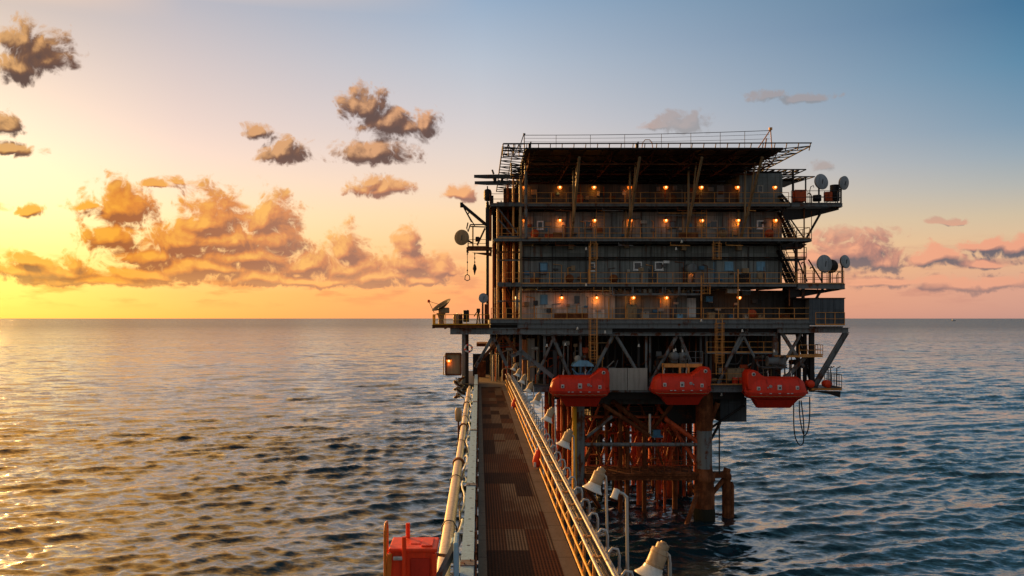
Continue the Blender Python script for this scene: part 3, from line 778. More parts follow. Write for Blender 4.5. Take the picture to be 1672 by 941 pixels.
mk('access_handrail', MB().path([(ax, 77, ZH-.1), (ax+.08, 77, ZH+.45), (ax+.3, 77, ZH+.7), (bx_-.3, 77, ZH+.7), (bx_-.08, 77, ZH+.45), (bx_, 77, ZH-.1)], .04, 6), 'yellow', hd)
for px in (865, 1040): mk('deck_floodlight', MB().box((X(px,76.5)-.12, 76.3, ZH-.1), (X(px,76.5)+.12, 76.6, ZH+.2)).tube((X(px,76.5)+.02, 76.45, ZH+.2), (X(px,76.5)+.12, 76.45, ZH+.42), .06), 'dark', hd)

# lower catwalk frames at the upper right
rf = mk('side_catwalk', lattice((X(1235,84), 84, Zp(277,84)), (1,0,0), X(1316,84)-X(1235,84), (0,3.2,0), 8, r=.06), 'dark', P)
mk('catwalk_plate', MB().box((X(1222,84), 84.3, Zp(281,84)), (X(1280,84), 92, Zp(279,84))), 'dark', rf)
rf = mk('side_catwalk', lattice((X(1276,84), 84.6, Zp(287,84)), (1,0,0), X(1334,84)-X(1276,84), (-.6,4.0,0), 6, r=.06), 'dark', P)
mk('catwalk_plate', MB().box((X(1279,84), 86, Zp(291,84)), (X(1316,84), 90, Zp(289.5,84))), 'dark', rf)
mk('column', MB().tube((X(1296,84), 84.2, Z4), (X(1296,84), 84.2, Zp(277,84)), .12), 'dark', P)
mk('column', MB().tube((X(1318,84), 84.4, Z4), (X(1318,84), 84.4, Zp(290,84)), .08), 'dark', P)

# ---- open stair tower on the left
for px, y0, a, b, r in ((796, 83, 330, 522, .15), (813, 82.4, 330, 522, .13), (823, 83.5, 390, 522, .15), (838, 82.2, 285, 388, .10), (839, 83.2, 388, 522, .12), (850, 82.1, 285, 522, .16)):
    mk('column', MB().tube((X(px,y0), y0, Zp(b,y0)), (X(px,y0), y0, Zp(a,y0)), r), 'yellow' if px in (823, 838, 839, 813) else ('dark' if px == 796 else 'tan'), P)
mk('stairwell_wall', MB().box((X(804,88), 88, Z1), (X(850,88), 88.2, Z4+.2)), 'dark', P)
mk('stairwell_wall', MB().box((X(795,84), 84.0, Zp(386)), (X(803,84), 87, Zp(330))), 'rust', P)
mk('stairwell_wall', MB().box((X(822,85), 85, Zp(332)), (X(850,85), 85.2, Zp(300))), 'dark', P)
for py in (333, 388, 412, 425, 464, 492):
    mk('tower_beam', MB().ibeam((X(812), YF-.02, Zp(py)), (X(850), YF-.02, Zp(py)), .2, .3 if py in (333, 388, 464) else .14), 'column' if py != 412 else 'rust', P)
bracebar(P, (X(812), YF+.1, Zp(338)), (X(845), YF+.1, Zp(381)), .12, .12, 'column')
bracebar(P, (X(814), YF+.25, Zp(358)), (X(836), YF+.25, Zp(383)), .12, .12, 'column')
def stair(x0, y, z0, x1, z1, wd=.9, mat='dark', rail=True):
    a, b = Vector((x0, y, z0)), Vector((x1, y, z1)); mb = MB()
    for yy in (0, wd): mb.bar(a+Vector((0,yy,0)), b+Vector((0,yy,0)), .07, .26)
    k = max(3, int(abs(z1-z0)/.22))
    for i in range(k): p = a.lerp(b, (i+.5)/k); mb.box((p.x-.14, y, p.z-.02), (p.x+.14, y+wd, p.z+.02))
    o = mk('stair', mb, mat, P)
    if rail:
        hb = MB()
        for yy in (0, wd):
            for hh in (.5, 1.0): hb.tube(a+Vector((0,yy,hh)), b+Vector((0,yy,hh)), .03, n=6)
            for i in range(5): p = a.lerp(b, i/4)+Vector((0,yy,0)); hb.tube(p, p+Vector((0,0,1.0)), .026, n=5)
        mk('handrail', hb, mat if mat != 'dark' else 'darkgrey', o)
    return o
for z0, z1, f in ((Z1, Z2, 0), (Z2, Z3, 1), (Z3, Z4, 0)):
    a, b = X(818,86), X(846,86)
    stair(a if f else b, 86, z0, b if f else a, z1-.1, mat='rust')
railing(P, [(X(800), YF+.3, Z4), (X(850), YF+.3, Z4)], 'rust', h=1.0)
railing(P, [(X(813), YF-.03, Z3), (X(848), YF-.03, Z3)], 'yellow', h=1.0)
# pipes climbing inside the tower
for px, y, a, b, m_ in ((806, 84.5, 395, 520, 'rust'), (829, 84.6, 300, 462, 'rust'), (834, 84.2, 395, 460, 'rust'), (809, 84, 470, 522, 'column'), (844, 83, 470, 522, 'column'), (819, 85, 335, 390, 'yellow')):
    mk('riser_pipe', MB().tube((X(px,y), y, Zp(b,y)), (X(px,y), y, Zp(a,y)), .1), m_, P)
# two pointed beams reaching out to the left under the helideck
for a, b, py, Y in ((774, 852, 288, 82.5), (775, 842, 298.5, 82.5)):
    x0, x1, z = X(a,Y), X(b,Y), Zp(py,Y)
    mk('outrigger_beam', MB().prism([(x0, z+.12), (x0, z-.14), (x0+1.2, z-.22), (x1, z-.2), (x1, z+.2), (x0+1.6, z+.15)], Y-.12, Y+.12).tube((x0+1.9, Y, z+.2), (x0+1.75, Y, z+.62), .09), 'darkgrey', P)
mk('outrigger_post', MB().box((X(806), 82.3, Zp(297)), (X(811), 82.7, Zp(289))).box((X(818), 82.3, Zp(297)), (X(822), 82.7, Zp(290))), 'dark', P)
mk('mast', MB().box((X(793), 82.6, Zp(405)), (X(799), 83.2, Zp(338))).box((X(795), 82.8, Zp(338)), (X(797), 83.1, Zp(302))).bevbox((X(790), 82.7, Zp(326)), (X(803), 83.7, Zp(306)), .3).box((X(800), 82.6, Zp(338)), (X(806), 83.4, Zp(318))), 'dark', P)

# ---- left balcony at walkway level and upper left landing
deck(Zp(531), X(706), X(799.5), YF-.2, 86, mat='rust', edge=.3)
railing(P, [(X(799), YF-.2, Zp(531)), (X(707), YF-.2, Zp(531)), (X(707), 86, Zp(531)), (X(797), 86, Zp(531))], 'gold', h=1.0, gap=1.0)
deck(Zp(404), X(762), X(803), YF, 85, mat='rust', edge=.3, joists=False)
railing(P, [(X(797), YF+.03, Zp(404)), (X(764), YF+.03, Zp(404)), (X(764), 85, Zp(404))], 'rust', h=.75, gap=.9)
mk('landing_bracket', MB().prism([(X(770), Zp(412)), (X(803), Zp(418)), (X(803), Zp(412))], 82.6, 82.8), 'rust', P)

# ---- main girders under the lowest walkway
mk('main_girder', MB().ibeam((X(735), YF+.15, Zp(541)), (X(1000), YF+.15, Zp(541)), .5, .62), 'column', P)
mk('main_girder', MB().ibeam((X(845), YF+.05, Zp(532)), (X(1322), YF+.05, Zp(532)), .4, .52), 'grey', P)
mk('main_girder', MB().ibeam((X(885), YF+.4, Zp(546)), (X(1270), YF+.4, Zp(546)), .4, .30), 'column', P)
mk('main_girder', MB().ibeam((X(1270), YF+.15, Zp(539.5)), (X(1386), YF+.15, Zp(539.5)), .6, .5), 'column', P)
mk('main_girder', MB().ibeam((X(757), YF+.6, Zp(541)), (X(757), 104, Zp(541)), .5, .62), 'dark', P)
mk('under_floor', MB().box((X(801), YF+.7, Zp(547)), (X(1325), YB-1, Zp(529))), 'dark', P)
mk('main_girder', MB().box((X(801), YF+.1, Zp(531)), (X(845), YF+.3, Zp(525))), 'darkgrey', P)
mk('main_girder', MB().box((X(1325.5), YF+.5, Zp(538)), (X(1380), YF+.7, Zp(533))), 'dark', P)

# ---- V braces and columns between the cellar deck and the main deck
YV = 82.6
for a, b, pa_, pb_, r in ((905,878,549,612,.14),(902,934,549,622,.17),(1000,962,549,622,.17),(1006,1040,549,606,.17),(1105,1062,549,625,.18),(1110,1128,549,592,.14),
                          (1209,1172,549,628,.16),(1214,1240,549,600,.12),(1222,1200,535,575,.13),(1275,1312,541,600,.19),(1310,1276,541,600,.15)):
    brace(P, (X(a,YV), YV, Zp(pa_,YV)), (X(b,YV), YV, Zp(pb_,YV)), r, 'column')
for a, b, pa_, pb_, m_ in ((803, 828, 545, 598, 'column'),(808, 776, 543, 600, 'column'),(826, 782, 543, 592, 'rust'),(822, 846, 545, 580, 'rust')):
    bracebar(P, (X(a,YV), YV, Zp(pa_,YV)), (X(b,YV), YV, Zp(pb_,YV)), .26, .3, m_)
bracebar(P, (X(834,81.5), 81.5, Zp(582,81.5)), (X(852,81.5), 81.5, Zp(574,81.5)), .3, .36, 'column')
bracebar(P, (X(851,81.5), 81.5, Zp(574,81.5)), (X(903,81.5), 81.5, Zp(616,81.5)), .3, .40, 'column')
bracebar(P, (X(1386), YV, Zp(543)), (X(1330), YV, Zp(638)), .42, .46, 'column')
bracebar(P, (X(1315,81.8), 81.8, Zp(583,81.8)), (X(1284,81.8), 81.8, Zp(616,81.8)), .26, .34, 'column')
bracebar(P, (X(1345), YF+.3, Zp(342)), (X(1318), YF+.3, Zp(390)), .16, .18, 'dark')
bracebar(P, (X(1348), YF+.3, Zp(468)), (X(1322), YF+.3, Zp(505)), .16, .18, 'dark')
for px, y, a, b, wd, m_ in ((757, 82.6, 542, 645, .34, 'column'), (850, 82.8, 542, 640, .26, 'column'), (762, 84.5, 542, 640, .4, 'dark'), (889, 83.2, 549, 635, .24, 'column'), (906, 83.4, 572, 635, .4, 'darkgrey'),
                            (948, 83, 549, 610, .2, 'column'), (1055, 83, 549, 606, .2, 'column'), (1061, 83.2, 549, 640, .14, 'column'), (1144, 83, 549, 630, .2, 'darkgrey'), (1153, 83, 549, 640, .22, 'darkgrey'), (1160, 83.5, 549, 640, .22, 'darkgrey'),
                            (1265, 82.8, 543, 600, .42, 'column'), (1314, 83, 543, 640, .3, 'dark'), (1325, 82.5, 543, 640, .42, 'dark'), (1303, 84, 543, 640, .3, 'dark')):
    x_ = X(px,y); mk('column', MB().box((x_-wd/2, y-wd/2, Zp(b,y)), (x_+wd/2, y+wd/2, Zp(a,y))), m_, P)

# ---- cellar deck
mk('cellar_deck', MB().box((X(846), YF, ZC-.5), (X(1330), 104, ZC)), 'darkgrey', P)
mk('cellar_deck', MB().box((X(752), YF+.4, ZC-.5), (X(845.8), 104, ZC)), 'dark', P)
mk('edge_beam', MB().ibeam((X(846), YF-.14, Zp(636)), (X(1318), YF-.14, Zp(636)), .26, .5), 'column', P)
mk('edge_beam', MB().ibeam((X(752), YF+.2, Zp(632)), (X(846), YF+.2, Zp(632)), .3, .5), 'darkgrey', P)
mk('landing_plate', MB().box((0.0, 77.2, 13.16), (2.62, 98, 13.3)), 'strip', P, 'pale worn landing plate where the bridge meets the platform')
mk('process_wall', MB().box((X(800,91), 91, ZC), (X(1275,91), 91.4, Zp(541))), 'dark', P)  # near-black back wall, the bay interior's shade put into its colour
mk('process_wall', MB().box((X(862,85), 85, Zp(622,85)), (X(873,85), 86.2, Zp(553,85))), 'cream', P, 'pale grey locker wall with an orange stripe beside it')
mk('process_wall', MB().box((X(853,84.8), 84.8, Zp(612,84.8)), (X(860,84.8), 85.4, Zp(555,84.8))), 'orange', P, 'narrow orange panel beside the pale locker')
mk('wind_screen', MB().box((X(993), YF-.3, Zp(637)), (X(1023), YF-.22, Zp(601))), 'cream', P)
mk('wind_screen', MB().box((X(1024), YF-.3, Zp(637)), (X(1056), YF-.22, Zp(601))), 'cream', P)
mk('bay_wall', MB().box((X(779,90), 90, ZC), (X(793,90), 90.3, Zp(590,90))), 'rust', P)
mk('bay_wall', MB().box((X(772,95), 95, ZC), (X(800,95), 95.3, Zp(578,95))), 'dark', P)
mk('bay_roof', MB().box((X(778,86), 86, Zp(566,86)), (X(848,86), 92, Zp(561,86))), 'rust', P)
for px, py, Y, m_ in ((803, 575, 85, 'dark'), (812, 560, 86, 'column'), (822, 552, 85, 'rust'), (832, 566, 84.5, 'column'), (840, 550, 85.5, 'tan')):
    mk('process_pipe', MB().tube((X(px,Y), Y, ZC), (X(px,Y), Y, Zp(py-18,Y)), .1, n=8), m_, P)
railing(P, [(X(1158), YF+.02, ZC), (X(1215), YF+.02, ZC)], 'yellow')
railing(P, [(X(1158), 82.8, Zp(576,82.8)), (X(1275), 82.8, Zp(576,82.8))], 'yellow', h=1.05)
mk('mid_walkway', MB().box((X(1158), 82.7, Zp(578,82.8)), (X(1275), 84.4, Zp(576,82.8))), 'grey', P)
o = mk('mid_walkway', MB().box((X(1268), 81.2, Zp(583,82)), (X(1338), 83, Zp(580.5,82))), 'yellow', P)
railing(P, [(X(1300), 81.2, Zp(580,82)), (X(1338), 81.2, Zp(580,82)), (X(1338), 83, Zp(580,82))], 'yellow', h=1.0, gap=.7)
stair(X(1330,83.6), 83.6, ZC, X(1306,83.6), Zp(545,83.6), mat='dark')
# lower right platform
o = deck(Zp(633), X(1318), X(1367), YF-1.0, 85, mat='yellow', edge=.2, joists=False)
mk('cantilever_web', MB().prism([(X(1312), Zp(637)), (X(1367), Zp(638)), (X(1366), Zp(648)), (X(1345), Zp(641.5))], YF-.8, YF-.6), 'dark', P)
railing(P, [(X(1350), YF-1, Zp(633)), (X(1367), YF-1, Zp(633)), (X(1367), 85, Zp(633))], 'darkgrey', h=1.3, gap=.6)
for px in (1348, 1352, 1362): mk('grab_pipe', MB().path([(X(px), YF-.6, Zp(633)), (X(px), YF-.6, Zp(601)), (X(px+6), YF-.6, Zp(598))], .05, 6), 'darkgrey', P)

# ---- right hand stairs between the balconies
for (za, zb) in ((Zp(348), Zp(387)), (Zp(352), Zp(387))):
    pass
stair(X(1276,83), 83.0, Zp(345,83), X(1301,83), Z3, mat='dark')
stair(X(1278,84.4), 84.4, Zp(360,84), X(1290,84.4), Z3, mat='dark', rail=False)
stair(X(1274,83), 83.0, Zp(408,83), X(1302,83), Z2, mat='dark')
stair(X(1276,84.6), 84.6, Zp(428,84), X(1292,84.6), Z2, mat='dark')
stair(X(1276,83), 83.0, Zp(318,83), X(1291,83), Z4, mat='dark', rail=False)
stair(X(1285,83), 83.0, Zp(470,83), X(1300,83), Zp(490), mat='dark', rail=False)
for px, a, b, r in ((1300, 396, 462, .16), (1313, 340, 488, .07), (1325, 345, 390, .035), (1311, 466, 490, .16), (1335, 466, 490, .05), (1289, 466, 500, .06)):
    mk('column', MB().tube((X(px,82.4), 82.4, Zp(b,82.4)), (X(px,82.4), 82.4, Zp(a,82.4)), r), 'dark' if r > .08 else 'rust', P)
mk('balcony', MB().box((X(1285), YF+.2, Zp(424)), (X(1318), 84.5, Zp(421.5))), 'dark', P)
railing(P, [(X(1285), YF+.2, Zp(421)), (X(1318), YF+.2, Zp(421))], 'rust', h=1.0, gap=1.0)
for a, b, c, d in ((1278, 340, 1312, 388), (1292, 400, 1318, 460), (1320, 424, 1342, 460), (1300, 462, 1283, 490), (1284, 472, 1300, 487), (1278, 466, 1300, 492)):
    brace(P, (X(a,84.8), 84.8, Zp(b,84.8)), (X(c,84.8), 84.8, Zp(d,84.8)), .07, 'dark', n=6)

# ---- jacket: legs, braces, boat landing
def leg(px, Y, r, ztop, mat='column'): return mk('leg', MB().tube((X(px,Y), Y, -3), (X(px,Y), Y, ztop), r, n=20), mat, P)
YJ = 83.2
leg(945, YJ, .58, ZC-.5); lr = leg(1150, YJ, .74, ZC-.5)
mk('leg_sleeve', MB().lathe([(.76,-3-0),(.98,-3),(.98,2.4),(.9,3.6),(1.02,3.7),(1.02,4.05),(.86,4.3),(.76,4.9)], (X(1150,YJ), YJ, 0), n=20), 'rust', lr)
for px_, r_, Y_ in ((1150, .99, YJ), (945, .69, YJ)):
    mk('growth_band', MB().lathe([(r_,-2),(r_+.03,-1.5),(r_+.05,.3),(r_+.02,.9),(r_-.02,1.1)], (X(px_,YJ), Y_, 0), n=24), 'growth', P)
leg(945, 102, .58, ZC-.5, 'rust'); leg(1150, 102, .6, ZC-.5, 'rust')
mk('leg_sleeve', MB().lathe([(.60,0),(.68,0.0),(.68,3.2),(.6,3.6)], (X(945,YJ), YJ, -1), n=20), 'rust', P)
zt, zh, zw = Zp(660,YJ), Zp(726,YJ), Zp(772,YJ)
L_, R_ = X(945,YJ), X(1150,YJ)
brace(P, (L_, YJ, zh), (R_, YJ, zh), .19, 'column')
brace(P, (X(983,YJ), YJ, zt), (X(1061,YJ), YJ, Zp(712,YJ)), .20, 'rust')
brace(P, (X(1000,85), 85, Zp(655,85)), (X(1063,85), 85, Zp(706,85)), .26, 'rust')
brace(P, (X(1062,85), 85, Zp(706,85)), (X(1098,85), 85, Zp(660,85)), .2, 'rust')
brace(P, (X(953,YJ), YJ, Zp(718,YJ)), (X(1000,YJ), YJ, Zp(680,YJ)), .16, 'column')
brace(P, (X(1172,82.8), 82.8, Zp(658,82.8)), (X(1150,YJ), YJ, Zp(712,YJ)), .26, 'rust')
brace(P, (X(1086,84), 84, Zp(684,84)), (X(1142,YJ), YJ, Zp(724,YJ)), .24, 'rustred')
brace(P, (X(1215,YJ), YJ, Zp(662,YJ)), (X(1152,YJ), YJ, Zp(705,YJ)), .12, 'dark')
brace(P, (X(1176,YJ), YJ, Zp(690,YJ)), (X(1153,YJ), YJ, Zp(732,YJ)), .13, 'dark')
brace(P, (X(1144,YJ), YJ, Zp(790,YJ)), (X(1118,81), 81, -.6), .22, 'rust')
brace(P, (R_, YJ, 1.2), (X(1118,100), 100, 1.2), .25, 'rust')
brace(P, (X(953,84), 84, Zp(790,84)), (X(985,90), 90, -1), .2, 'rust')
mk('leg_sleeve', MB().lathe([(.76,8.6),(.82,9.0),(.82,12.4),(.76,12.5)], (X(1150,YJ), YJ, 0), n=20), 'rust', lr)
for Y in (86.5, 91, 97):
    for i in range(4):
        a_, b_ = L_+(R_-L_)*i/4+.2, L_+(R_-L_)*(i+1)/4-.2
        brace(P, (a_, Y, 4.6), (b_, Y, 11.8), .12, 'rustred'); brace(P, (b_, Y+.4, 4.6), (a_, Y+.4, 11.8), .12, 'rust')
for Y, z in ((86.2, 9.6), (90.5, 7.4)):
    mk('jacket_walkway', MB().box((L_+.5, Y, z-.18), (R_-.6, Y+1.1, z)), 'rustred', P)
    railing(P, [(L_+.5, Y, z), (R_-.6, Y, z)], 'rust', h=1.0, gap=1.3)
brace(P, (L_, YJ, 4.4), (L_+4.2, 87, 11.6), .18, 'rust'); brace(P, (R_, YJ, 4.4), (R_-4.6, 87, 11.8), .18, 'rustred')
brace(P, (L_+.1, YJ+.2, 11.2), (X(905,86), 86, 5), .16, 'rust'); brace(P, (X(893,86), 86, 11), (X(925,88), 88, 4), .14, 'rustred')
brace(P, (L_, YJ, 7.2), (X(945,102), 102, 7.2), .22, 'rust'); brace(P, (R_, YJ, 7.2), (X(1150,102), 102, 7.2), .22, 'rust')
brace(P, (L_, 102, 7.2), (R_, 102, 7.2), .22, 'rust'); brace(P, (L_, 102, 1), (R_, 102, 11.5), .22, 'rust'); brace(P, (R_, 102, 1), (L_, 102, 11.5), .22, 'rust')
bl = mk('boat_landing', MB().box((X(955,YJ), YJ-.4, zw-.55), (X(1138,YJ), 87.5, zw-.1)), 'rust', P)
gr = MB()
for py in (774, 781): gr.ibeam((X(955,YJ), YJ-.55, Zp(py,YJ)), (X(1138,YJ), YJ-.55, Zp(py,YJ)), .18, .2)
mk('landing_beam', gr, 'rust', bl)
railing(P, [(X(1030,YJ), YJ-.5, zw), (X(1136,YJ), YJ-.5, zw)], 'rust', h=1.1, gap=.8)
railing(P, [(X(958,YJ), YJ-.2, zw), (X(1008,YJ), YJ-.2, zw)], 'rust', h=1.2, gap=1.0)
railing(P, [(X(960,87), 87, zw), (X(1136,87), 87, zw)], 'rustred', h=1.1, gap=1.2)
# under-deck girders
for py0, py1, Y, m_, a, b in ((640, 652, 83.0, 'dark', 905, 1215), (650, 660, 85.5, 'darkgrey', 960, 1170), (655, 668, 90, 'dark', 940, 1180)):
    mk('deck_girder', MB().box((X(a,Y), Y-.15, Zp(py1,Y)), (X(b,Y), Y+.15, Zp(py0,Y))), m_, P)
for k in range(9):
    px = 955+k*26; mk('deck_girder', MB().box((X(px,84)-.12, 83.2, ZC-1.5), (X(px,84)+.12, 103, ZC-.52)), 'dark', P)
mk('sump_module', MB().box((X(1176,84), 84, Zp(689,84)), (X(1219,84), 90, Zp(650,84))), 'wallbox', P)
mk('sump_module', MB().box((X(1085,86), 86, Zp(692,86)), (X(1140,86), 92, Zp(652,86))), 'dark', P)
mk('sump_module', MB().box((X(965,88), 88, Zp(688,88)), (X(1078,88), 93, Zp(664,88))), 'dark', P)
mk('caisson', MB().tube((X(1061,83.5), 83.5, Zp(712,83.5)), (X(1061,83.5), 83.5, Zp(676,83.5)), .13), 'galv', P)
mk('drip_tray', MB().box((X(1064,84), 83.6, Zp(714,84)), (X(1082,84), 84.6, Zp(711,84))).box((X(1066,84), 83.8, Zp(711,84)), (X(1078,84), 84.4, Zp(702,84))), 'bluedark', P)
mk('caisson', MB().tube((X(1174.5,82.6), 82.6, Zp(775,82.6)), (X(1174.5,82.6), 82.6, Zp(690,82.6)), .07), 'dark', P)
# fender pile and its arm
fp = mk('fender_pile', MB().lathe([(.42,-3),(.42,3.6),(.5,3.7),(.5,4.1),(.36,4.3)], (X(1186,84), 84, 0), n=16).lathe([(.4,-3),(.4,3.0),(.3,3.3)], (X(1192,84.4), 84.4, 0), n=14), 'rust', P)
mk('pile_arm', MB().bar((X(1150,YJ), YJ, 4.2), (X(1190,84), 84, 4.15), .5, .55).bar((X(1160,YJ), YJ, 2.2), (X(1186,84), 84, 4.0), .3, .34).tube((X(1184,84), 84, 4.0), (X(1188,84), 84, 4.75), .36), 'rust', P)
# conductors and risers standing under the platform
rr_ = random.Random(3)
spots = [(892,88),(903,86),(912,90),(921,85.5),(929,88),(936,92)]
spots += [(962+k*10.2+rr_.uniform(-3,3), rr_.choice((87.5, 90, 93, 96, 99))) for k in range(17)]
for i, (px, Y) in enumerate(spots):
    x_ = X(px,Y); r = rr_.choice((.10, .13, .16, .2, .27)); zb_ = -3
    mb = MB().tube((x_, Y, zb_), (x_, Y, ZC-.52), r, n=10)
    for z in (3.1+rr_.uniform(-.3,.3), 7.0+rr_.uniform(-.5,.5), 10.2): mb.tube((x_, Y, z), (x_, Y, z+.16), r*1.45, n=10)
    mk('conductor', mb, rr_.choice(('rustred', 'rustred', 'rust')), P)
for i in range(38):
    px = 900+i*6.4+rr_.uniform(-4,4); Y = rr_.uniform(92, 103.5)
    mk('conductor', MB().tube((X(px,Y), Y, -3), (X(px,Y), Y, ZC-.52), rr_.choice((.16,.22,.3,.36)), n=8), rr_.choice(('rustred','rust','dark','dark')), P)
for px, Y, a, b in ((1024,86,700,850),(1052,86.2,690,850),(1013,86,650,850),(938,82.5,665,800),(1100,88,690,772)):
    mk('conductor', MB().tube((X(px,Y), Y, Zp(b,Y)), (X(px,Y), Y, Zp(a,Y)), .22, n=10), 'rust' if px != 938 else 'gold', P)
for i in range(14):
    px = 958+i*13; Y = 87+rr_.uniform(0, 5); z = rr_.uniform(5, 9)
    mk('cross_pipe', MB().path([(X(px,Y), Y, z), (X(px,Y)+rr_.uniform(.6,1.8), Y, z), (X(px,Y)+rr_.uniform(1.8,2.2), Y, z+rr_.uniform(-1.4,1.6))], .07, 6), rr_.choice(('rustred', 'rust', 'yellow')), P)
# process pipes and vessels in the cellar bay
for i in range(34):
    px = 858+i*12.2+rr_.uniform(-3,3); Y = rr_.uniform(84.5, 89.5)
    mk('process_pipe', MB().tube((X(px,Y), Y, ZC), (X(px,Y), Y, Zp(541)-.1), rr_.choice((.06,.09,.14)), n=8), rr_.choice(('darkgrey','darkgrey','rust','column')), P)
for i in range(10):
    px = 870+i*38+rr_.uniform(-5,5); Y = 89.8; py = rr_.uniform(562, 606)
    mk('process_pipe', MB().path([(X(px,Y), Y, Zp(py,Y)), (X(px+26,Y), Y, Zp(py,Y)), (X(px+30,Y), Y, Zp(py-4,Y)), (X(px+30,Y), Y, Zp(549,Y))], .1, 7), rr_.choice(('darkgrey','rust')), P)
# pipe gallery under the second walkway
for a, b, p0, p1 in ((984, 996, 466, 482), (1000, 1032, 466, 482), (1034, 1082, 466, 480), (1086, 1108, 466, 481), (1110, 1145, 466, 480)):
    f = MB()
    for q0, q1 in (((a,p0),(b,p0)),((a,p1),(b,p1)),((a,p0),(a,p1)),((b,p0),(b,p1))):
        f.bar((X(q0[0]), YF-.02, Zp(q0[1])), (X(q1[0]), YF-.02, Zp(q1[1])), .08, .09)
    mk('pipe_gallery_frame', f, 'grey' if a > 990 else 'tan', P)
for px in (1004, 1013, 1020, 1038, 1044, 1053, 1062, 1068, 1074, 1092, 1098, 1116, 1124, 1130, 1138):
    h_ = rr_.uniform(.35, .75); r = rr_.uniform(.05, .2)
    mk('gallery_vessel', MB().lathe([(.01,0),(r,.02),(r,h_-.06),(r*.5,h_)], (X(px,83), 83, Zp(479,83)), n=10), rr_.choice(('darkgrey','tan','cream','grey','rust')), P)
mk('gallery_shelf', MB().box((X(1000), YF-.05, Zp(482.2)), (X(1146), YF+1.4, Zp(480.6))), 'grey', P)

sk_ = random.Random(8)
for px, z, h_ in ((1322, Z4, 1.9), (1309, Z4, 1.6), (1331, Z4, 1.3), (1365, Z4, 1.5), (1318, Z2, 2.2), (1332, Z2, 1.7), (1368, Z2, 1.2), (1310, Z2, 1.5)):
    x_, y_ = X(px,83), 82.6+sk_.uniform(0, 1.6); dx = sk_.choice((-.35, .35))
    mk('bent_pipe', MB().path([(x_, y_, z), (x_, y_, z+h_*.75), (x_+dx*.3, y_, z+h_*.95), (x_+dx, y_, z+h_), (x_+dx*1.15, y_, z+h_*.9)], sk_.choice((.04,.06)), 6), sk_.choice(('dark','darkgrey','rust')), P)
for a_, b_, py0, py1, n_ in ((1226, 1306, 574, 612, 16), (1160, 1215, 590, 632, 9), (900, 990, 556, 604, 14), (856, 900, 560, 628, 8), (1066, 1082, 560, 628, 4), (803, 845, 560, 606, 9)):
    for i in range(n_):
        px, py, Y = sk_.uniform(a_, b_), sk_.uniform(py0, py1), sk_.uniform(83.3, 84.8); c_ = at(px, py, Y); k_ = sk_.random(); m_ = sk_.choice(('grey','tan','rust','darkgrey','cream','rustred','yellow','column'))
        if k_ < .4: mb_ = MB().bevbox(c_-Vector((sk_.uniform(.15,.4), .2, sk_.uniform(.15,.35))), c_+Vector((sk_.uniform(.15,.4), .2, sk_.uniform(.1,.3))), .04).box((c_.x-.04, c_.y, ZC), (c_.x+.04, c_.y+.08, c_.z-.1)); nm_ = 'pump_box'
        elif k_ < .7: mb_ = MB().tube(c_-Vector((.35,0,0)), c_+Vector((.35,0,0)), sk_.uniform(.12,.26), n=12).box((c_.x-.25, c_.y-.06, ZC), (c_.x-.17, c_.y+.06, c_.z)).box((c_.x+.17, c_.y-.06, ZC), (c_.x+.25, c_.y+.06, c_.z)); nm_ = 'small_vessel'
        else: mb_ = MB().path([(c_.x, c_.y, ZC), (c_.x, c_.y, c_.z-.15), (c_.x+.15, c_.y, c_.z), (c_.x+sk_.uniform(.5,1.6), c_.y, c_.z), (c_.x+1.7, c_.y, c_.z+sk_.uniform(.3,.9))], .06, 6); nm_ = 'bent_pipe'
        mk(nm_, mb_, m_, P)
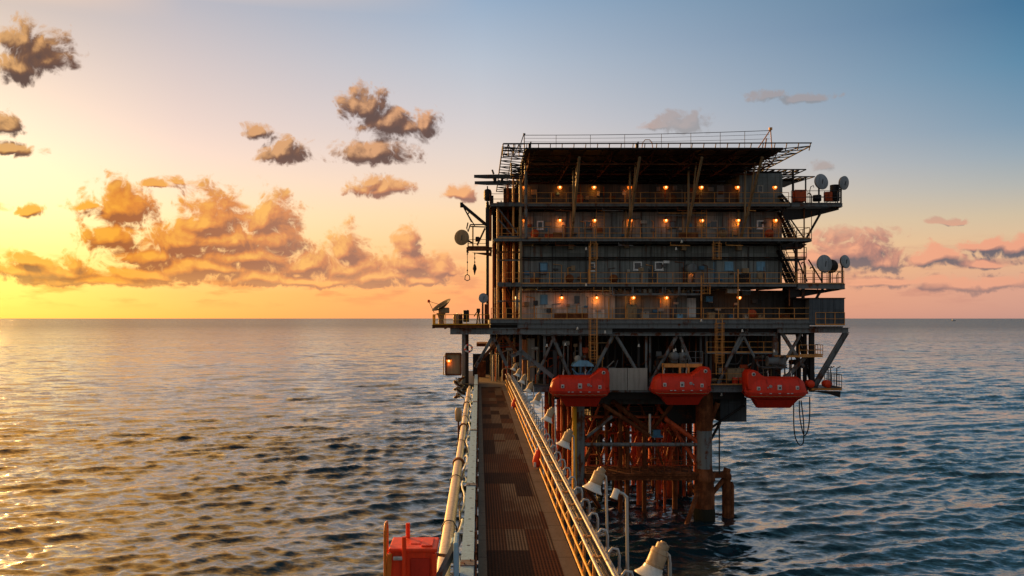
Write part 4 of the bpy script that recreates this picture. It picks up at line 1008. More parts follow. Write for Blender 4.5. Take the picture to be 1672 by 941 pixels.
# ------------------------------------------------------------------ things standing on the platform
# lifeboats
def lifeboat(label, loc, L=5.6, flip=False):
    t = thing('lifeboat', label, 'lifeboat', (0,0,0), 'orange-red lifeboats hung along the lower deck')
    hl = L/2; ns, nk = 26, 24
    def interp(tab, x):
        for (a, b), (c, d) in zip(tab, tab[1:]):
            if x <= c: f = (x-a)/(c-a); f = f*f*(3-2*f) if c-a > .5 else f; return b+(d-b)*f
        return tab[-1][1]
    top = [(-hl,.10),(-hl+.12,.62),(-hl+.38,1.22),(-hl+1.0,1.50),(hl-1.7,1.52),(hl-.6,1.56),(hl-.1,1.2),(hl,.5)]
    bot = [(-hl,-.12),(-hl+.3,-.42),(-hl+.9,-.66),(hl-.9,-.66),(hl-.25,-.5),(hl,-.16)]
    def half(x):
        u = min(1, abs(x)/hl); return max(.42, 1.22*(1-u**4.5)**.55)
    mb = MB(); vs = []
    xs = [-hl*math.cos(math.pi*i/(ns-1)) for i in range(ns)]
    for x_ in xs:
        wv = half(x_); zt_, zb_ = interp(top, x_), interp(bot, x_)
        for k in range(nk):
            a = 2*math.pi*k/nk; c, s_ = math.cos(a), math.sin(a)
            yv = wv*math.copysign(abs(c)**.55, c)
            if s_ >= 0: zv = zt_*s_**.62; yv *= 1-.16*s_
            else: zv = -abs(zb_)*abs(s_)**.9
            vs.append((x_, yv, zv))
    fs = [(i*nk+k, (i+1)*nk+k, (i+1)*nk+(k+1)%nk, i*nk+(k+1)%nk) for i in range(ns-1) for k in range(nk)]
    fs += [tuple(range(nk)), tuple(range((ns-1)*nk, ns*nk))[::-1]]
    mb.add(vs, fs, True); mk('hull', mb, 'boat', t)
    # keel trunk: wide at the hull, narrow at the bottom
    kb = MB(); A = [(-1.95,.85,-.55),(1.95,.85,-.55)]; z2 = -1.42
    kv = [(-1.95,-.8,-.5),(2.05,-.8,-.5),(2.05,.8,-.5),(-1.95,.8,-.5),(-1.25,-.38,z2),(1.6,-.38,z2),(1.6,.38,z2),(-1.25,.38,z2)]
    kb.add(kv, [(0,1,2,3),(7,6,5,4),(0,4,5,1),(1,5,6,2),(2,6,7,3),(3,7,4,0)]); mk('keel', kb, 'boatdark', t)
    # rubbing strake all round at the widest line
    rb = MB(); ring = [(x_, -half(x_)*1.0-.035, 0) for x_ in xs] + [(x_, half(x_)+.035, 0) for x_ in xs[::-1]]
    m_ = len(ring); v2 = []
    for x_, y_, _ in ring:
        sg = -1 if y_ < 0 else 1
        for dy, dz in ((-.06,-.10),(.05,-.10),(.05,.09),(-.06,.09)): v2.append((x_*1.012, y_+sg*dy, dz))
    rb.add(v2, [(i*4+j, ((i+1)%m_)*4+j, ((i+1)%m_)*4+(j+1)%4, i*4+(j+1)%4) for i in range(m_) for j in range(4)]); mk('rubbing_strake', rb, 'boatdark', t)
    # helm cupola
    prof = [(hl-2.05,1.30),(hl-1.35,1.72),(hl-.95,2.08),(hl-.6,2.18),(hl-.25,2.12),(hl-.06,1.8),(hl-.02,1.0),(hl-.10,.3),(hl-1.6,.3)]
    cb = MB(); n_ = len(prof); lay = []
    for yv, ins in ((-.86,.10),(-.78,.02),(-.55,0),(.55,0),(.78,.02),(.86,.10)):
        for x_, z_ in prof: lay.append((x_+(hl-.9-x_)*ins, yv, z_+(.9-z_)*ins))
    fs = [(i*n_+k, i*n_+(k+1)%n_, (i+1)*n_+(k+1)%n_, (i+1)*n_+k) for i in range(5) for k in range(n_)]
    cb.add(lay, fs, True); cb.add(lay, [tuple(range(n_)), tuple(range(5*n_, 6*n_))[::-1]]); mk('helm_cupola', cb, 'boat', t)
    for x_, z_, rx, rz in ((hl-.62, 1.76, .17, .13),):
        o = mk('porthole', MB().lathe([(rx,0),(rx,.04),(rx*.6,.05)], (x_, -.865, z_), (0,-1,0), 14), 'tape', t)
        mk('pane', MB().lathe([(rx*.62,0),(.001,.002)], (x_, -.918, z_), (0,-1,0), 12, False), 'glass', o)
    # hatches and fittings along the side
    def side(x_, z_, up=True):
        wv = half(x_); zt_ = interp(top, x_); s_ = (max(0, min(1, z_/zt_)))**(1/.62); c = math.sqrt(max(0, 1-s_*s_))
        return -(wv*c**.55*(1-.16*s_))
    for x_, z_, a, b in ((-hl+1.15,.52,.15,.17),(-.05,.55,.19,.24),(hl-1.0,.45,.15,.17)):
        y_ = side(x_, z_)-.01
        o = mk('hatch', MB().bevbox((x_-a, y_-.05, z_-b), (x_+a, y_+.12, z_+b), .04), 'tape', t)
        mk('latch', MB().box((x_-a*.55, y_-.058, z_-b*.5), (x_+a*.35, y_-.051, z_+b*.25)), 'darkgrey', o)
    for x_ in (-hl+.9, hl-1.75):
        sb = MB(); pts = []
        for k in range(9):
            a = math.pi*(.03+.94*k/8); c, s_ = math.cos(a), math.sin(a); wv = half(x_)*1.006; zt_ = interp(top, x_)*1.006
            pts.append((x_, wv*math.copysign(abs(c)**.55, c)*(1-.16*s_), zt_*s_**.62))
        sb.path(pts, .035, 5); mk('canopy_seam', sb, 'boatdark', t)
        mk('side_emblem', MB().lathe([(.15,0),(.001,.004)], (.75, side(.75,.62)-.03, .66), (0,-1,.35), 14, False).lathe([(.08,0),(.001,.004)], (.98, side(.98,.55)-.03, .55), (0,-1,.3), 12, False), 'tape', t)
    for i, x_ in enumerate((-hl+1.7, -.75, .0, .8, hl-1.15)):
        mk('grab_fitting', MB().bevbox((x_-.10, -half(x_)-.15, -.03), (x_+.10, -half(x_)-.10, .045), .015), 'tape', t)
    mk('grab_line', MB().path([(x_, -half(x_)-.11, -.22-.09*abs(math.sin(i*1.7))) for i, x_ in enumerate([-hl+.35+k*(L-.7)/18 for k in range(19)])], .025, 5), 'tan', t)
    for x_ in (-hl+1.3, hl-2.2): mk('lifting_hook', MB().tube((x_,0,1.4), (x_,0,1.8), .05).path([(x_,0,1.8),(x_+.1,0,1.9),(x_,0,2.02)], .04, 6), 'galv', t)
    if flip: t.rotation_euler = (0, 0, math.pi)
    t.location = loc
    return t
YL = 80.3
b1 = lifeboat('orange-red enclosed lifeboat nearest the bridge, below the small blue winch', (X(945.5,YL), YL, Zp(638.5,YL)))
b2 = dup(b1, (X(1110,YL), YL, Zp(636,YL)), 'orange-red lifeboat in the middle, under the ochre frame with tanks')
b3 = dup(b1, (X(1265,YL), YL, Zp(641,YL)), 'orange-red lifeboat farthest from the bridge with its tall end towards the other boats', math.pi)
def mirror_boat(t):
    """the third boat faces the other way: turn it and bring its fittings to the visible side"""
    for ch in t.children_recursive:
        pass
mirror_boat(b3)
b3.rotation_euler = (0, 0, 0); b3.scale = (-1.04, 1, 1.0)

# lifeboat davits, one thing each (arm, winch frame, falls)
def davit(px, label, arms=True):
    t = thing('davit', label, 'boat davit', (X(px,YL), YF, ZC))
    bx0 = X(px,YL)
    mk('fall_wire', MB().tube((bx0-1.5, YL, Zp(612,YL)), (bx0-1.5, YL+.2, Zp(583,YL)), .025).tube((bx0+.6, YL, Zp(612,YL)), (bx0+.6, YL+.2, Zp(583,YL)), .025), 'darkgrey', t)
    for dx in (-1.5, .6):
        mk('davit_arm', MB().bar((bx0+dx, 84, ZC+.1), (bx0+dx, 83, Zp(585,83)), .2, .26).bar((bx0+dx, 83, Zp(585,83)), (bx0+dx, YL, Zp(582,YL)), .18, .22), 'darkgrey', t)
    return t
davit(945, 'dark davit with two arms holding the lifeboat nearest the bridge')
davit(1110, 'dark davit with two arms holding the middle lifeboat')
davit(1272, 'dark davit with two arms holding the lifeboat farthest from the bridge')

# wall lamps
wl = thing('wall_lamp', 'x', 'wall lamp', (0,0,0), 'lit sodium wall lamps on the accommodation')
mk('bracket', MB().path([(0,.4,.22),(0,.1,.26),(0,0,.16)], .03, 6), 'darkgrey', wl)
mk('lamp_shade', MB().lathe([(.05,.18),(.1,.16),(.2,.05),(.23,.02),(.21,.02)], (0,0,0), n=12), 'darkgrey', wl)
mk('bulb', MB().lathe([(.01,-.32),(.08,-.29),(.10,-.21),(.06,-.13)], (0,-.19,.14), n=10), 'bulb', wl)
mk('halo_shell', MB().lathe([(.01,-.29),(.14,-.25),(.23,-.12),(.24,0),(.18,.05)], (0,0,0), n=12), 'lens', wl)  # glowing shell added to imitate the halo around the bulb
ld = bpy.data.lights.new('glow', 'POINT'); ld.energy = 15; ld.color = (1.0, .26, .035); ld.shadow_soft_size = .12
lo = bpy.data.objects.new('glow', ld); lo.parent = wl; lo.location = (0, .05, -.40); col.objects.link(lo)
rows = [('top row just under the helideck', 305, [857, 914, 970, 1028, 1087, 1145, 1204, 1265], YW-.05),
        ('second row from the top', 359, [857, 914, 971, 1029, 1087, 1146, 1205, 1266], YW-.4),
        ('lowest row above the main walkway', 485, [841, 917, 974, 1034, 1088, 1207], YW-.4)]
ords = ['first', 'second', 'third', 'fourth', 'fifth', 'sixth', 'seventh', 'eighth']
first = True
for rname, py, pxs, Y in rows:
    for i, px in enumerate(pxs):
        lab = 'glowing orange wall lamp, %s from the left in the %s' % (ords[i], rname)
        loc = at(px, py, Y-.03)
        if first: wl.location = loc; wl['label'] = lab; first = False
        else: dup(wl, loc, lab)
for px, py, Y, lab in ((1128, 443, YW-.4, 'glowing orange lamp against the round tank on the third storey'), (733, 588, 80.4, 'glowing orange lamp on the front of the small tan cabin')):
    dup(wl, at(px, py, Y), lab)
lr_ = random.Random(11)
for o_ in [o_ for o_ in col.objects if o_.type == 'LIGHT' and o_.name.startswith('glow')]:
    d_ = o_.data.copy(); o_.data = d_; d_.energy = lr_.choice((5, 8, 12, 16))*lr_.uniform(.85, 1.15); d_.color = (1.0, lr_.uniform(.20, .32), lr_.uniform(.02, .05))
t = thing('round_tank', 'round grey tank standing on the walkway in front of the third storey', 'tank', (X(1127,YF+.9), YF+.9, Z2))
mk('tank_shell', MB().lathe([(.01,-.62),(.4,-.6),(.5,-.5),(.5,.5),(.4,.6),(.01,.62)], (X(1128,YF+1.2), YF+1.2, Zp(439,YF+1.2)), (0,1,0), 18), 'grey', t)
mk('tank_legs', MB().box((X(1122,YF+1), YF+.9, Z2), (X(1124,YF+1), YF+1.5, Zp(440))).box((X(1132,YF+1), YF+.9, Z2), (X(1134,YF+1), YF+1.5, Zp(440))), 'darkgrey', t)
mk('floodlamp', MB().box((X(1084,83), 83.0, Zp(430,83)), (X(1093,83), 83.3, Zp(426,83))), 'white', thing('twin_floodlight', 'small white twin floodlight above the rail on the third storey', 'floodlight', (X(1088,83), 83.1, Z2)))

# small white floodlights hanging under the walkways
fl = thing('floodlight', 'x', 'floodlight', (0,0,0), 'small white floodlights hung under the decks')
mk('lamp_shade', MB().lathe([(.045,.18),(.065,.14),(.08,.03),(.13,-.09),(.11,-.09)], (0,0,0), n=12), 'lampwhite', fl)
mk('bracket', MB().tube((0,0,.17), (0,0,.5), .02, n=6), 'darkgrey', fl)
fspots = [(943,537,'beside the tall caged ladder above the first lifeboat'),(988,543,'right of the tall caged ladder under the main walkway'),(957,407,'left of the upper caged ladder on the third storey'),(957,466,'under the third-storey walkway left of the pipe gallery'),
          (1145,524,'left of the right-hand caged ladder under the main walkway'),(1104,407,'under the second walkway, left of the right caged ladder'),(1113,395,'under the second-storey walkway near its middle strut'),(1212,541,'beside the orange brace near the right-hand ladder'),
          (893,565,'in the dark bay left of the first lifeboat'),(923,563,'in the dark bay above the first lifeboat'),(1043,565,'in the dark bay right of the pale wind screens'),(1103,572,'on top of the grey tanks over the middle lifeboat'),(1264,574,'over the grey winch of the farthest lifeboat'),(1178,645,'under the cellar deck between two lifeboats')]
for i, (px, py, wh) in enumerate(fspots):
    Y = YF-.35 if py < 640 and py not in (565,563) else 82.2
    lab = 'small white bell floodlight '+wh
    if i == 0: fl.location = at(px, py, Y); fl['label'] = lab
    else: dup(fl, at(px, py, Y), lab)

# satellite and microwave dishes
def drum_dish(label, px, py, Y, r, face, depth=.55, zb=None, mat='dish', back='dishdark', mount=None):
    c = at(px, py, Y); t = thing('microwave_dish', label, 'microwave dish', (c.x, c.y, zb if zb is not None else c.z-r))
    d = Vector(face).normalized()
    mk('drum', MB().lathe([(.02,depth*.75),(r*.5,depth*.66),(r*.92,depth*.3),(r,0),(r,-.04)], c, -d, 24), back, t)
    mk('dish_face', MB().lathe([(r*1.02,.0),(r*1.02,.06),(r*.97,.075),(r*.6,.11),(.01,.13)], c, d, 24), mat, t)
    mk('feed', MB().bar(c+d*.145+Vector((0,0,-r*.35)), c+d*.15+Vector((r*.1,0,r*.3)), .05, .05), 'darkgrey', t)
    b = c-d*(depth*.6)
    base = mount if mount else Vector((b.x, b.y, zb if zb is not None else c.z-r))
    mk('mount', MB().tube(base, b, .09), 'dark', t)
    return t
drum_dish('large grey microwave dish on the upper right balcony, left of the pair', 1341, 297, 82.6, .76, (.32,-.93,.12), zb=Z4)
drum_dish('smaller grey microwave dish at the tip of the upper right balcony', 1378, 299, 82.4, .66, (.5,-.85,-.1), zb=Z4)
drum_dish('large grey microwave dish on the lower right balcony beside its rail', 1346, 431, 82.4, .86, (.32,-.93,.05), zb=Z2)
drum_dish('dark-backed dish tucked behind the large dish on the lower right balcony', 1357, 435, 83.6, .66, (.6,.75,0), zb=Z2)
drum_dish('smaller grey dish at the tip of the lower right balcony', 1380, 427.5, 82.2, .64, (.5,-.85,.12), zb=Z2)
drum_dish('round tan drum dish sticking out from the upper left landing', 754, 388, 82.0, .74, (-.35,-.9,0), depth=.7, mat='tan', back='tan', mount=Vector((X(772), 82.4, Zp(397))))
drum_dish('small grey disc antenna on a thin post above the left balcony', 789, 487, 82.0, .47, (.35,-.93,.05), depth=.25, zb=Zp(531))
# parabolic dish, tilted up to the left
c = at(721, 499, 82.3)
t = thing('satellite_dish', 'big dark tilted satellite dish with a feed arm on the left balcony', 'satellite dish', (c.x+.2, c.y, Zp(531)))
d = Vector((-.50,-.22,.80)).normalized()
mk('reflector', MB().lathe([(.02,-.30),(.4,-.24),(.75,-.10),(1.05,.06),(1.07,.08),(1.04,.085),(.74,-.06),(.4,-.19),(.02,-.25)], c, d, 28), 'dishdark', t)
tip = at(700, 492, 82.0); e1 = at(709, 511, 82.0)
mk('feed_arm', MB().tube(e1, tip, .03, n=6).tube(c-d*.05+Vector((-.15,-.2,.1)), tip, .025, n=6), 'rust', t)
mk('feed_horn', MB().bevbox(tip-Vector((.12,.1,.14)), tip+Vector((.12,.1,.14)), .05), 'redbox', t)
mk('pedestal', MB().lathe([(.28,0),(.24,.5),(.34,1.0),(.5,1.15)], (c.x-.05, c.y, Zp(531)), n=12).bevbox((c.x-.3, c.y-.25, c.z-.75), (c.x+.75, c.y+.3, c.z-.2), .08), 'tan', t)
# dark boom: left davit crane with hanging hooks
t = thing('boom_crane', 'dark slanted boom crane with lattice stays at the upper left', 'crane', (X(795), 82.8, Zp(400)))
mk('boom', MB().bar((X(794), 82.8, Zp(366)), (X(752.5), 82.4, Zp(332)), .2, .28).bevbox((X(751), 82.2, Zp(338)), (X(756), 82.6, Zp(330)), .05), 'dark', t)
stb = MB().tube((X(757), 82.5, Zp(338)), (X(770), 82.5, Zp(362)), .06).tube((X(757), 82.5, Zp(338)), (X(775), 82.5, Zp(368)), .05).tube((X(768), 82.5, Zp(366)), (X(793), 82.5, Zp(366)), .06).tube((X(768), 82.5, Zp(369)), (X(793), 82.5, Zp(370)), .06).tube((X(764), 82.5, Zp(349)), (X(766), 82.5, Zp(345)), .06)
mk('stays', stb, 'dark', t)
mk('boom_foot', MB().tube((X(772), 82.5, Zp(404)), (X(772), 82.5, Zp(368)), .07).tube((X(792), 82.5, Zp(372)), (X(779), 82.5, Zp(400)), .09).bevbox((X(776), 82.3, Zp(394)), (X(783), 82.7, Zp(386)), .08).path([(X(764), 82.4, Zp(363)), (X(762), 82.4, Zp(372)), (X(764), 82.4, Zp(378)), (X(768), 82.4, Zp(366))], .07), 'dark', t)
for px, a, b, hk, lab in ((763, 408, 448, 'bucket', 'thin chain with an open shackle hanging below the upper left landing'), (775, 412, 432, 'block', 'dark hook block hanging on a cable beside the shackle chain')):
    t = thing('hanging_'+('shackle' if hk == 'bucket' else 'hook_block'), lab, 'lifting tackle', (X(px), 82.2, Zp(a)))
    cb = MB(); z = Zp(a)
    cb.tube((X(px), 82.2, Zp(b)), (X(px), 82.2, z), .03, n=5)
    for k in range(3): cb.tube((X(px), 82.2, Zp(a+(b-a)*(k+.6)/3)), (X(px), 82.2, Zp(a+(b-a)*(k+.6)/3)+.14), .07, n=6)
    mk('chain', cb, 'darkgrey', t)
    if hk == 'bucket': mk('shackle', MB().path([(X(px), 82.2, Zp(b)), (X(px)-.2, 82.2, Zp(b)-.15), (X(px)-.24, 82.2, Zp(b)-.5), (X(px), 82.2, Zp(b)-.62), (X(px)+.24, 82.2, Zp(b)-.5), (X(px)+.2, 82.2, Zp(b)-.15), (X(px), 82.2, Zp(b))], .05), 'darkgrey', t)
    else: mk('hook_block', MB().lathe([(.03,.1),(.14,-.1),(.2,-.4),(.1,-.7),(.03,-1.0)], (X(px), 82.2, Zp(b)), n=10), 'dark', t)

# cabins and modules hung on the structure
t = thing('equipment_cabin', 'grey clad equipment cabin at the right end of the main walkway', 'cabin', (X(1348), 83, Zp(533)))
mk('cabin_body', MB().box((X(1321), YF-.1, Zp(531.5)), (X(1378), 86, Zp(488))), 'wallbox', t)
mk('roof', MB().box((X(1301), YF-.2, Zp(488)+.004), (X(1379), 86.2, Zp(486.5))).box((X(1301), YF+1.0, Zp(522)), (X(1320.5), 86, Zp(488.5))), 'dark', t)
mk('roof_vent', MB().lathe([(.1,0),(.1,.2),(.14,.22),(.12,.3)], (X(1338), YF+.4, Zp(486)), n=8), 'darkgrey', t)
railing(t, [(X(1330), YF-.3, Zp(531)), (X(1377), YF-.3, Zp(531))], 'yellow', h=1.2, gap=1.1)
t = thing('tan_cabin', 'small tan cabin with a rusty rim hung left of the bridge end', 'cabin', (X(740,80.6), 81, Zp(613,80.6)))
mk('cabin_body', MB().box((X(729,80.6), 80.6, Zp(611,80.6)), (X(752.5,80.6), 82, Zp(579,80.6))), 'tan', t)
cf = MB()
for q0, q1 in (((727.5,577.5),(753,577.5)),((727.5,612),(753,612)),((728,577.5),(728,612)),((752.5,577.5),(752.5,612))): cf.bar((X(q0[0],80.5), 80.5, Zp(q0[1],80.5)), (X(q1[0],80.5), 80.5, Zp(q1[1],80.5)), .16, .16)
mk('rim_frame', cf, 'rust', t)
mk('side_rail', MB().path([(X(728,80.3), 80.3, Zp(580,80.3)), (X(724.5,80.3), 80.3, Zp(583,80.3)), (X(724,80.3), 80.3, Zp(612,80.3)), (X(728,80.3), 80.3, Zp(612,80.3))], .05), 'gold', t)

# davit-side equipment: winches, tanks, lockers
def winch(label, px, py, Y, mat, wd=1.6):
    c = at(px, py, Y); t = thing('winch', label, 'winch', (c.x, c.y, c.z-.6))
    mk('drum', MB().tube(c+Vector((-wd*.25,0,0)), c+Vector((wd*.25,0,0)), .36, n=16).tube(c+Vector((-wd*.28,0,0)), c+Vector((-wd*.25,0,0)), .5, n=16).tube(c+Vector((wd*.25,0,0)), c+Vector((wd*.28,0,0)), .5, n=16), mat, t)
    mk('motor', MB().bevbox(c+Vector((wd*.28,-.3,-.35)), c+Vector((wd*.6,.3,.3)), .08), mat, t)
    mk('base_frame', MB().box(c+Vector((-wd*.6,-.4,-.65)), c+Vector((wd*.62,.4,-.5))), 'darkgrey', t)
    return t
t = thing('blue_winch_hood', 'small blue winch hood perched over the first lifeboat', 'winch', (X(950,81), 81, Zp(611,81)))
mk('hood', MB().prism([(X(933,81), Zp(598,81)), (X(969,81), Zp(598,81)), (X(966,81), Zp(594,81)), (X(959,81), Zp(589,81)), (X(945,81), Zp(588,81)), (X(936,81), Zp(594,81))], 80.4, 81.8), 'blue', t)
mk('winch_frame', MB().box((X(937,81), 80.6, Zp(612,81)), (X(966,81), 81.6, Zp(609,81))).box((X(946,81), 80.6, Zp(609,81)), (X(948,81), 80.8, Zp(598,81))).box((X(954,81), 80.6, Zp(609,81)), (X(956,81), 80.8, Zp(598,81))).bar((X(934,80.5), 80.5, Zp(602,80.5)), (X(950,80.2), 80.2, Zp(619,80.2)), .1, .12).bar((X(966,80.5), 80.5, Zp(602,80.5)), (X(951,80.2), 80.2, Zp(619,80.2)), .1, .12), 'bluedark', t)
mk('motor', MB().lathe([(.01,-.3),(.3,-.26),(.34,.2),(.2,.34),(.01,.36)], at(943, 586, 81.2), (0,-1,0), 14), 'cream', t)
t = thing('ochre_frame', 'rusty ochre equipment frame standing above the middle lifeboat', 'equipment frame', (X(1112,81.5), 81.5, Zp(617,81.5)))
ob = MB().box((X(1084,81), 80.9, Zp(600,81)), (X(1146,81), 82, Zp(594,81)))
for px in (1083, 1110, 1124, 1145): ob.box((X(px,81)-.09, 80.9, Zp(616,81)), (X(px,81)+.09, 81.1, Zp(600,81)-.003))
mk('frame', ob, 'yellow', t)
mk('shelf', MB().box((X(1087,81.2), 81.1, Zp(612,81)), (X(1122,81.2), 82, Zp(610,81))), 'grey', t)
railing(t, [(X(1124,81), 80.95, Zp(594,81)), (X(1147,81), 80.95, Zp(594,81))], 'grey', h=1.15, gap=.7)
for px, py, r, lab in ((1100, 582, .42, 'round grey tank on the ochre frame, nearer the pale wind screens'), (1114, 583, .45, 'round grey tank on the ochre frame, nearer the frame\'s rail')):
    c = at(px, py, 81.6); t = thing('grey_tank', lab, 'tank', (c.x, c.y, c.z-.6))
    mk('tank_shell', MB().lathe([(.01,-.6),(r*.7,-.58),(r,-.45),(r,.45),(r*.7,.58),(.01,.6)], c, (0,-1,.05), 18), 'grey', t)
    mk('saddle', MB().box((c.x-r*.8, c.y-.4, c.z-r-.2), (c.x+r*.8, c.y+.4, c.z-r*.6)), 'darkgrey', t)
    mk('valve', MB().tube((c.x, c.y-.1, c.z+r*.8), (c.x, c.y-.1, c.z+r+.25), .07), 'white', t)
winch('grey drum winch above the farthest lifeboat', 1262, 590, 81.4, 'grey', 2.0)
winch('dark winch behind the first lifeboat beside the diagonal brace', 985, 607, 82.6, 'darkgrey', 1.2)
def locker(name, label, cat, px0, px1, py0, py1, Y, mat, dp=.7, lid=True):
    a, b = at(px0, py0, Y), at(px1, py1, Y)
    t = thing(name, label, cat, ((a.x+b.x)/2, Y+dp/2, b.z))
    mk('body', MB().bevbox((a.x, Y, b.z), (b.x, Y+dp, a.z-.06), .03), mat, t)
    mk('lid', MB().bevbox((a.x-.03, Y-.03, a.z-.056), (b.x+.03, Y+dp+.03, a.z), .02), mat, t)
    mk('latch', MB().box(((a.x+b.x)/2-.05, Y-.06, a.z-.2), ((a.x+b.x)/2+.05, Y-.034, a.z-.08)), 'darkgrey', t)
    return t
locker('tan_locker', 'wide tan locker on the cellar deck between two lifeboats', 'locker', 1188, 1216, 602, 622, 82.9, 'tan', 1.0)
locker('deck_crate', 'small pale crate low on the white wall walkway', 'crate', 1048, 1060, 509, 520, 82.6, 'cream')
locker('deck_crate', 'cream sack-like crate right of the white door by the rail', 'crate', 1157, 1168, 510, 520, 82.5, 'tan')
locker('deck_crate', 'blue-grey crate behind the rail right of the caged ladder', 'crate', 1191, 1199, 513.5, 521, 82.5, 'bluedark')
locker('deck_crate', 'pale low crate behind the rail under the last low lamp', 'crate', 1216, 1224, 513.5, 521, 82.5, 'cream')
locker('deck_crate', 'tan crate behind the rail near the right end of the walkway', 'crate', 1238, 1249, 514, 521, 82.6, 'tan')
locker('deck_crate', 'blue box on the walkway left of the white door', 'crate', 1106, 1115, 512, 520, 82.8, 'blue')
locker('deck_crate', 'rusty crate by the rail at the far right of the walkway', 'crate', 1276, 1290, 513, 521, 82.6, 'rust')
locker('deck_crate', 'tan crate under the lower rail left of the pale crates', 'crate', 1176, 1183, 512, 521, 82.6, 'tan')
locker('switch_cabinet', 'grey switch cabinet on the white wall walkway beside the rail', 'cabinet', 1022, 1040, 497, 520, 83.1, 'tan', .5)
locker('switch_cabinet', 'dark cabinet on the second walkway under the blue panels', 'cabinet', 1208, 1226, 448, 461, 83, 'dark', .6)
locker('bench_box', 'rusty bench box on the third walkway below the first blue window', 'bench', 866, 879, 455, 462, 82.6, 'rust', .5)
locker('bench_box', 'dark red bench box on the third walkway at its left end', 'bench', 890, 903, 382, 389, 82.7, 'rustred', .5)
locker('rusty_cabinet', 'rust brown cabinet on the upper right balcony left of the dishes', 'cabinet', 1299, 1317, 310, 329, 82.7, 'rustred', .9)
locker('vent_unit', 'pale vent unit under the third walkway right of the pipe gallery', 'vent unit', 1188, 1204, 467, 479, 82.7, 'cream', .8)
locker('vent_unit', 'dark vent unit beside the pale one under the third walkway', 'vent unit', 1212, 1226, 468, 482, 83.2, 'darkgrey', .8)
locker('vent_unit', 'grey vent unit left of the last low lamp under the third walkway', 'vent unit', 1153, 1164, 484, 493, 83.2, 'bluedark', .8)
def drum(name, label, px, py, Y, r, h_, mat, horiz=False):
    c = at(px, py, Y); t = thing(name, label, 'drum', (c.x, c.y, c.z))
    if horiz: prof_p, ax_ = c+Vector((0,-h_/2,r)), (0,1,0)
    else: prof_p, ax_ = c, (0,0,1)
    mk('shell', MB().lathe([(.01,0),(r*.97,.005),(r,.03),(r,h_*.33),(r*1.04,h_*.35),(r,h_*.37),(r,h_*.63),(r*1.04,h_*.65),(r,h_*.67),(r,h_-.03),(r*.97,h_-.005),(.01,h_)], prof_p, ax_, 16), mat, t)
    mk('bung', MB().lathe([(.06,0),(.06,.05),(.01,.055)], Vector(prof_p)+Vector(ax_)*h_ + Vector((r*.45, 0, 0)), ax_, 8), 'galv', t)
    return t
drum('fuel_drum', 'red drum standing on the cellar deck left of another red drum', 1200, 631, 82.7, .27, .85, 'redbox')
drum('fuel_drum', 'red drum standing on the cellar deck right of another red drum', 1211, 631, 82.7, .27, .85, 'redbox')
drum('fuel_drum', 'red drum lying behind the end of the farthest lifeboat', 1322, 633, 81.6, .36, .8, 'redbox', True)
drum('fuel_drum', 'red drum lying at the tip of the lower right platform', 1350, 633, 81.6, .36, .9, 'redbox', True)
drum('gas_bottle', 'grey cylinder at the left end of the main walkway by the white wall', 845, 521, 82.7, .22, 1.9, 'column')
drum('gas_bottle', 'dark red bottle on the left balcony behind the rail', 761, 526, 83.0, .3, 1.15, 'dark')
drum('gas_bottle', 'tan barrel on the left balcony right of the big dish', 745, 529, 82.6, .3, .95, 'tan')
drum('gas_bottle', 'dark barrel on the left balcony beside the tan barrel', 752, 529, 82.7, .2, .95, 'dark')
drum('gas_bottle', 'tall dark bottle at the inner end of the left balcony', 794, 529, 82.4, .17, 1.9, 'rust')
drum('rusty_drum', 'rusty drum with gear on the upper right balcony under the dishes', 1352, 329, 83, .4, .9, 'rustred')
drum('rusty_drum', 'dark lumpy drum beside the rusty drum on the upper right balcony', 1363, 329, 83.4, .45, 1.6, 'dark')
drum('rusty_drum', 'low dark drum on the upper right balcony left of the rusty drum', 1334, 329, 83, .4, .6, 'dark')
t = thing('deck_fan', 'small tripod device on the left balcony near the inner rail', 'device', (X(780,82.6), 82.6, Zp(531)))
mk('tripod', MB().tube((X(774,82.6), 82.6, Zp(517,82.6)), (X(781,82.6), 82.6, Zp(506,82.6)), .05).tube((X(784,82.6), 82.6, Zp(530,82.6)), (X(781,82.6), 82.6, Zp(506,82.6)), .06).tube((X(778,83), 83, Zp(530,83)), (X(781,82.6), 82.6, Zp(506,82.6)), .05), 'dark', t)
mk('head', MB().bevbox((X(778,82.6), 82.4, Zp(511,82.6)), (X(784,82.6), 82.8, Zp(504,82.6)), .05), 'dark', t)
# hanging gear beside the bridge end
t = thing('life_ring', 'pale red and white life ring hung on the dark column by the bridge end', 'life ring', (X(766,82), 82, Zp(578,82)))
ring = MB(); c = at(765, 569, 82.1)
ring.path([c+Vector((.34*math.cos(a), 0, .34*math.sin(a))) for a in [2*math.pi*k/20 for k in range(21)]], .085, 8); mk('ring', ring, 'tape', t)
for a in (0.3, 1.87, 3.44, 5.0): mk('band', MB().tube(c+Vector((.34*math.cos(a-.2), 0, .34*math.sin(a-.2))), c+Vector((.34*math.cos(a+.2), 0, .34*math.sin(a+.2))), .1, n=8), 'redbox', t)
t = thing('hose_bundle', 'tangle of pale and rusty hose coils left of the bridge end', 'hose', (X(748,81), 81, Zp(655,81)))
hb = random.Random(5)
for m_, r in (('tape', .07), ('rust', .09), ('rubber', .08), ('tan', .07)):
    q = MB(); c = at(750, 632, 81)
    ph = hb.uniform(0, 6)
    q.path([c+Vector((.42*math.cos(ph+i*.7)*(1+.3*math.sin(i)), .25*math.sin(ph+i*.7), .95-i*.075+.15*math.sin(i*1.3+ph))) for i in range(28)], r, 6); mk('coil', q, m_, t)
